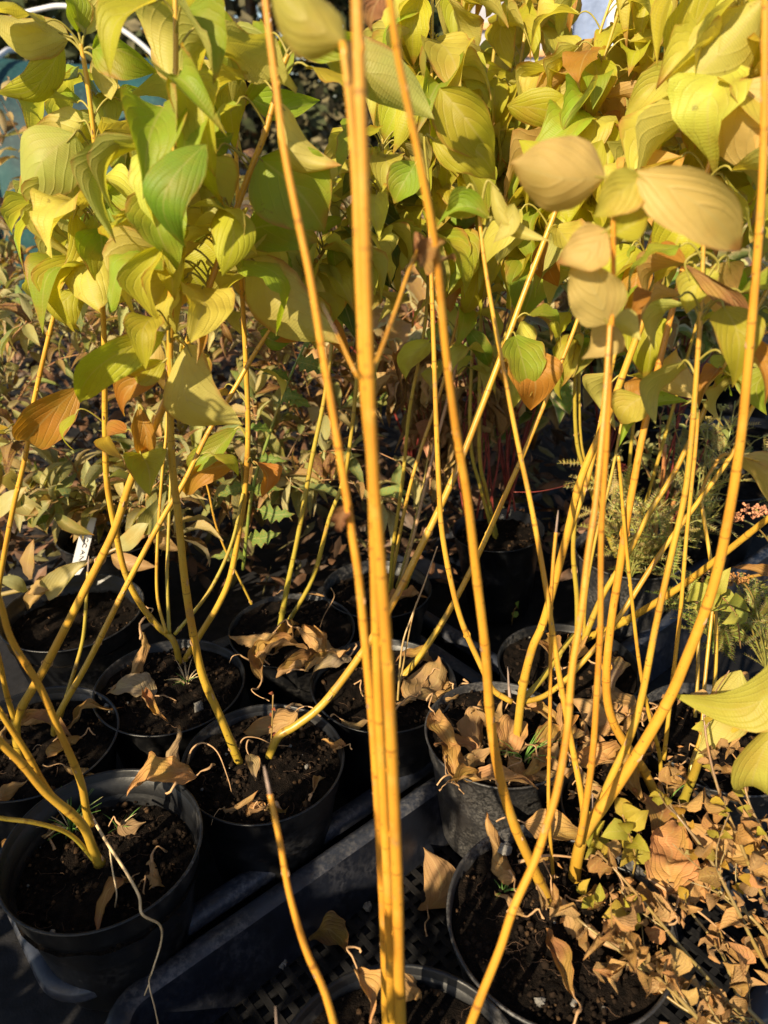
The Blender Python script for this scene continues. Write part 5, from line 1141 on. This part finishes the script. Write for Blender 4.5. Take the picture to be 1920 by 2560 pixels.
strand('orange bare twig reaching down right from the big pot soil', [(1395, 1895), (1450, 1930), (1510, 1970), (1570, 2020), (1620, 2060)], [.185, .18, .17, .15, .13], 7, M_DPETI, 'twig', 'twig')
strand('pale peeled bark piece on the right soil of the big pot', [(1270, 2005), (1300, 2030), (1340, 2050), (1385, 2075)], [.168, .172, .17, .168], 22, M_DPETI, 'bark_piece', 'bark')
strand('horizontal tan stick behind the bent stem in the big pot', [(1120, 1862), (1180, 1848), (1240, 1852), (1300, 1860)], [.185, .188, .185, .18], 8, M_DPETI, 'twig', 'twig')
strand('thin wiry stem trailing left of the dusty pot rear', [(715, 1270), (722, 1290), (700, 1330), (690, 1360)], [.22, .20, .18, .17], 3, M_DPETI, 'twig', 'twig')
strand('short grey cut stub standing behind the fork of the dusty pot stem', [(1102, 1515), (1099, 1480), (1097, 1440)], [.19, .205, .225], 8, M_GREY, 'stub', 'twig')
strand('short grey cut stub above the second stem base of the big pot', [(1275, 1790), (1278, 1760), (1280, 1715)], [.20, .215, .235], 9, M_GREY, 'stub', 'twig')
strand('red tendril crossing behind the long diagonal stems', [(1110, 1063), (1160, 1062), (1210, 1052), (1260, 1035)], [.31, .31, .315, .32], 2, M_RED, 'tendril', 'twig')
def stone(label, x, y, z, w, m_):
    C = atZ(x, y, z); r_ = pxw(w, C)/2; mb = MB()
    for _ in range(5): mb.lump((random.uniform(-.4, .4)*r_, random.uniform(-.4, .4)*r_, r_*.3+random.uniform(-.2, .3)*r_), r_*.8)
    o = link('stone', mb.mesh('stone', m_, False), None, C); tag(o, label, 'stone')
stone('pale pebble on the tray floor under the slanting stub', 607, 2085, .010, 28, M_STONE)
stone('whitish lump cradled in the orange cup shaped leaf', 1090, 1835, .172, 30, M_PERL)
stone('white lump near the front rim of the big lower right pot', 1165, 2165, .158, 22, M_STONE)
stone('pale lump among crumbs at the front of the big pot', 1240, 2170, .158, 16, M_STONE)
stone('small pale lump on the tray floor by the flat brown leaf', 795, 1960, .012, 22, M_STONE)
stone('grey lump on the rear soil of the left edge pot', 232, 1530, .158, 22, M_STONE)
stone('greyish perlite lump on soil in the pot with the grey flat leaf', 430, 1530, .16, 24, M_PERL)

# bright green weed standing between the shrubs
t = thing('thistle_weed', 'bright green weed stem with jagged leaves left of the foreground bundle', 'weed', atY(540, 1060, 1.0)); org = Vector(t.location)
P = smooth_path([atY(x, y, 1.0) for x, y in ((525, 1230), (545, 1060), (580, 945), (620, 830), (665, 730))], 6)
mb = MB(); mb.tube(P, [.0028-.0014*i/len(P) for i in range(len(P))], 7); so_ = link('stem', mb.mesh('stem', M_TWIG, True, org), t, color=(.14, .24, .05))
V_JAG = variants(5, .5, [M_SMALL, M_TWIG], T=PROF, nv=9, nu=4, jag=.5)
for x, y, dx, dy in ((600, 870, 1, .3), (625, 820, -1, .4), (640, 780, 1, -.2), (560, 990, 1, .1), (585, 930, -1, .2), (655, 750, 1, .5), (545, 1060, 1, .3), (548, 1050, -1, -.1), (615, 840, 1, -.5), (560, 1100, 1, .1), (535, 1160, 1, .4), (530, 1200, -1, .2)):
    q = atY(x, y, 1.0); place_leaf(V_JAG, so_, org, q, Vector((dx, -.4, dy)), Vector((0, -.8, .6)), random.uniform(.035, .06), jit((.10, .19, .035), .2))

# ------------------------------------------------------------------ unseen dogwoods added left of and behind the camera to shade the lower left
def shade_dogwood(label, key, x, y, n=7, h=.62, nl=60, sp=.2):
    pot(key, x, y, .094, ZP, 'pot of the '+label.replace(', outside the view', ''), .015, 0, sides=32)
    PL[key] = label; t = plant(key); org = Vector(t.location); L0 = []
    for i in range(n):
        a = 6.283*i/n+random.random(); e = Vector((math.cos(a)*sp, math.sin(a)*sp, h*random.uniform(.8, 1.05)))
        pa = [org+Vector((e.x*u**1.3, e.y*u**1.3, e.z*u)) for u in [k/24 for k in range(25)]]
        mb = MB(); mb.tube(pa, [.0045-.002*k/24 for k in range(25)], 8)
        o = link('stem', mb.mesh('stem', M_STEM, True, org), t, color=SY); STEMS.append(dict(o=o, path=pa[8:], r=None, key=key, org=org)); L0.append(o)
    crown(L0, nl, -1e6, 1e6, (.06, .09), 'gyl', check=False)

shade_dogwood('leafy shade dogwood added left of the lower left tray, outside the view', 'Z1', -.74, .22)
shade_dogwood('leafy shade dogwood added behind and left of the camera, outside the view', 'Z2', -.66, -.02)
shade_dogwood('leafy shade dogwood added farthest behind on the left, outside the view', 'Z3', -.58, -.24)
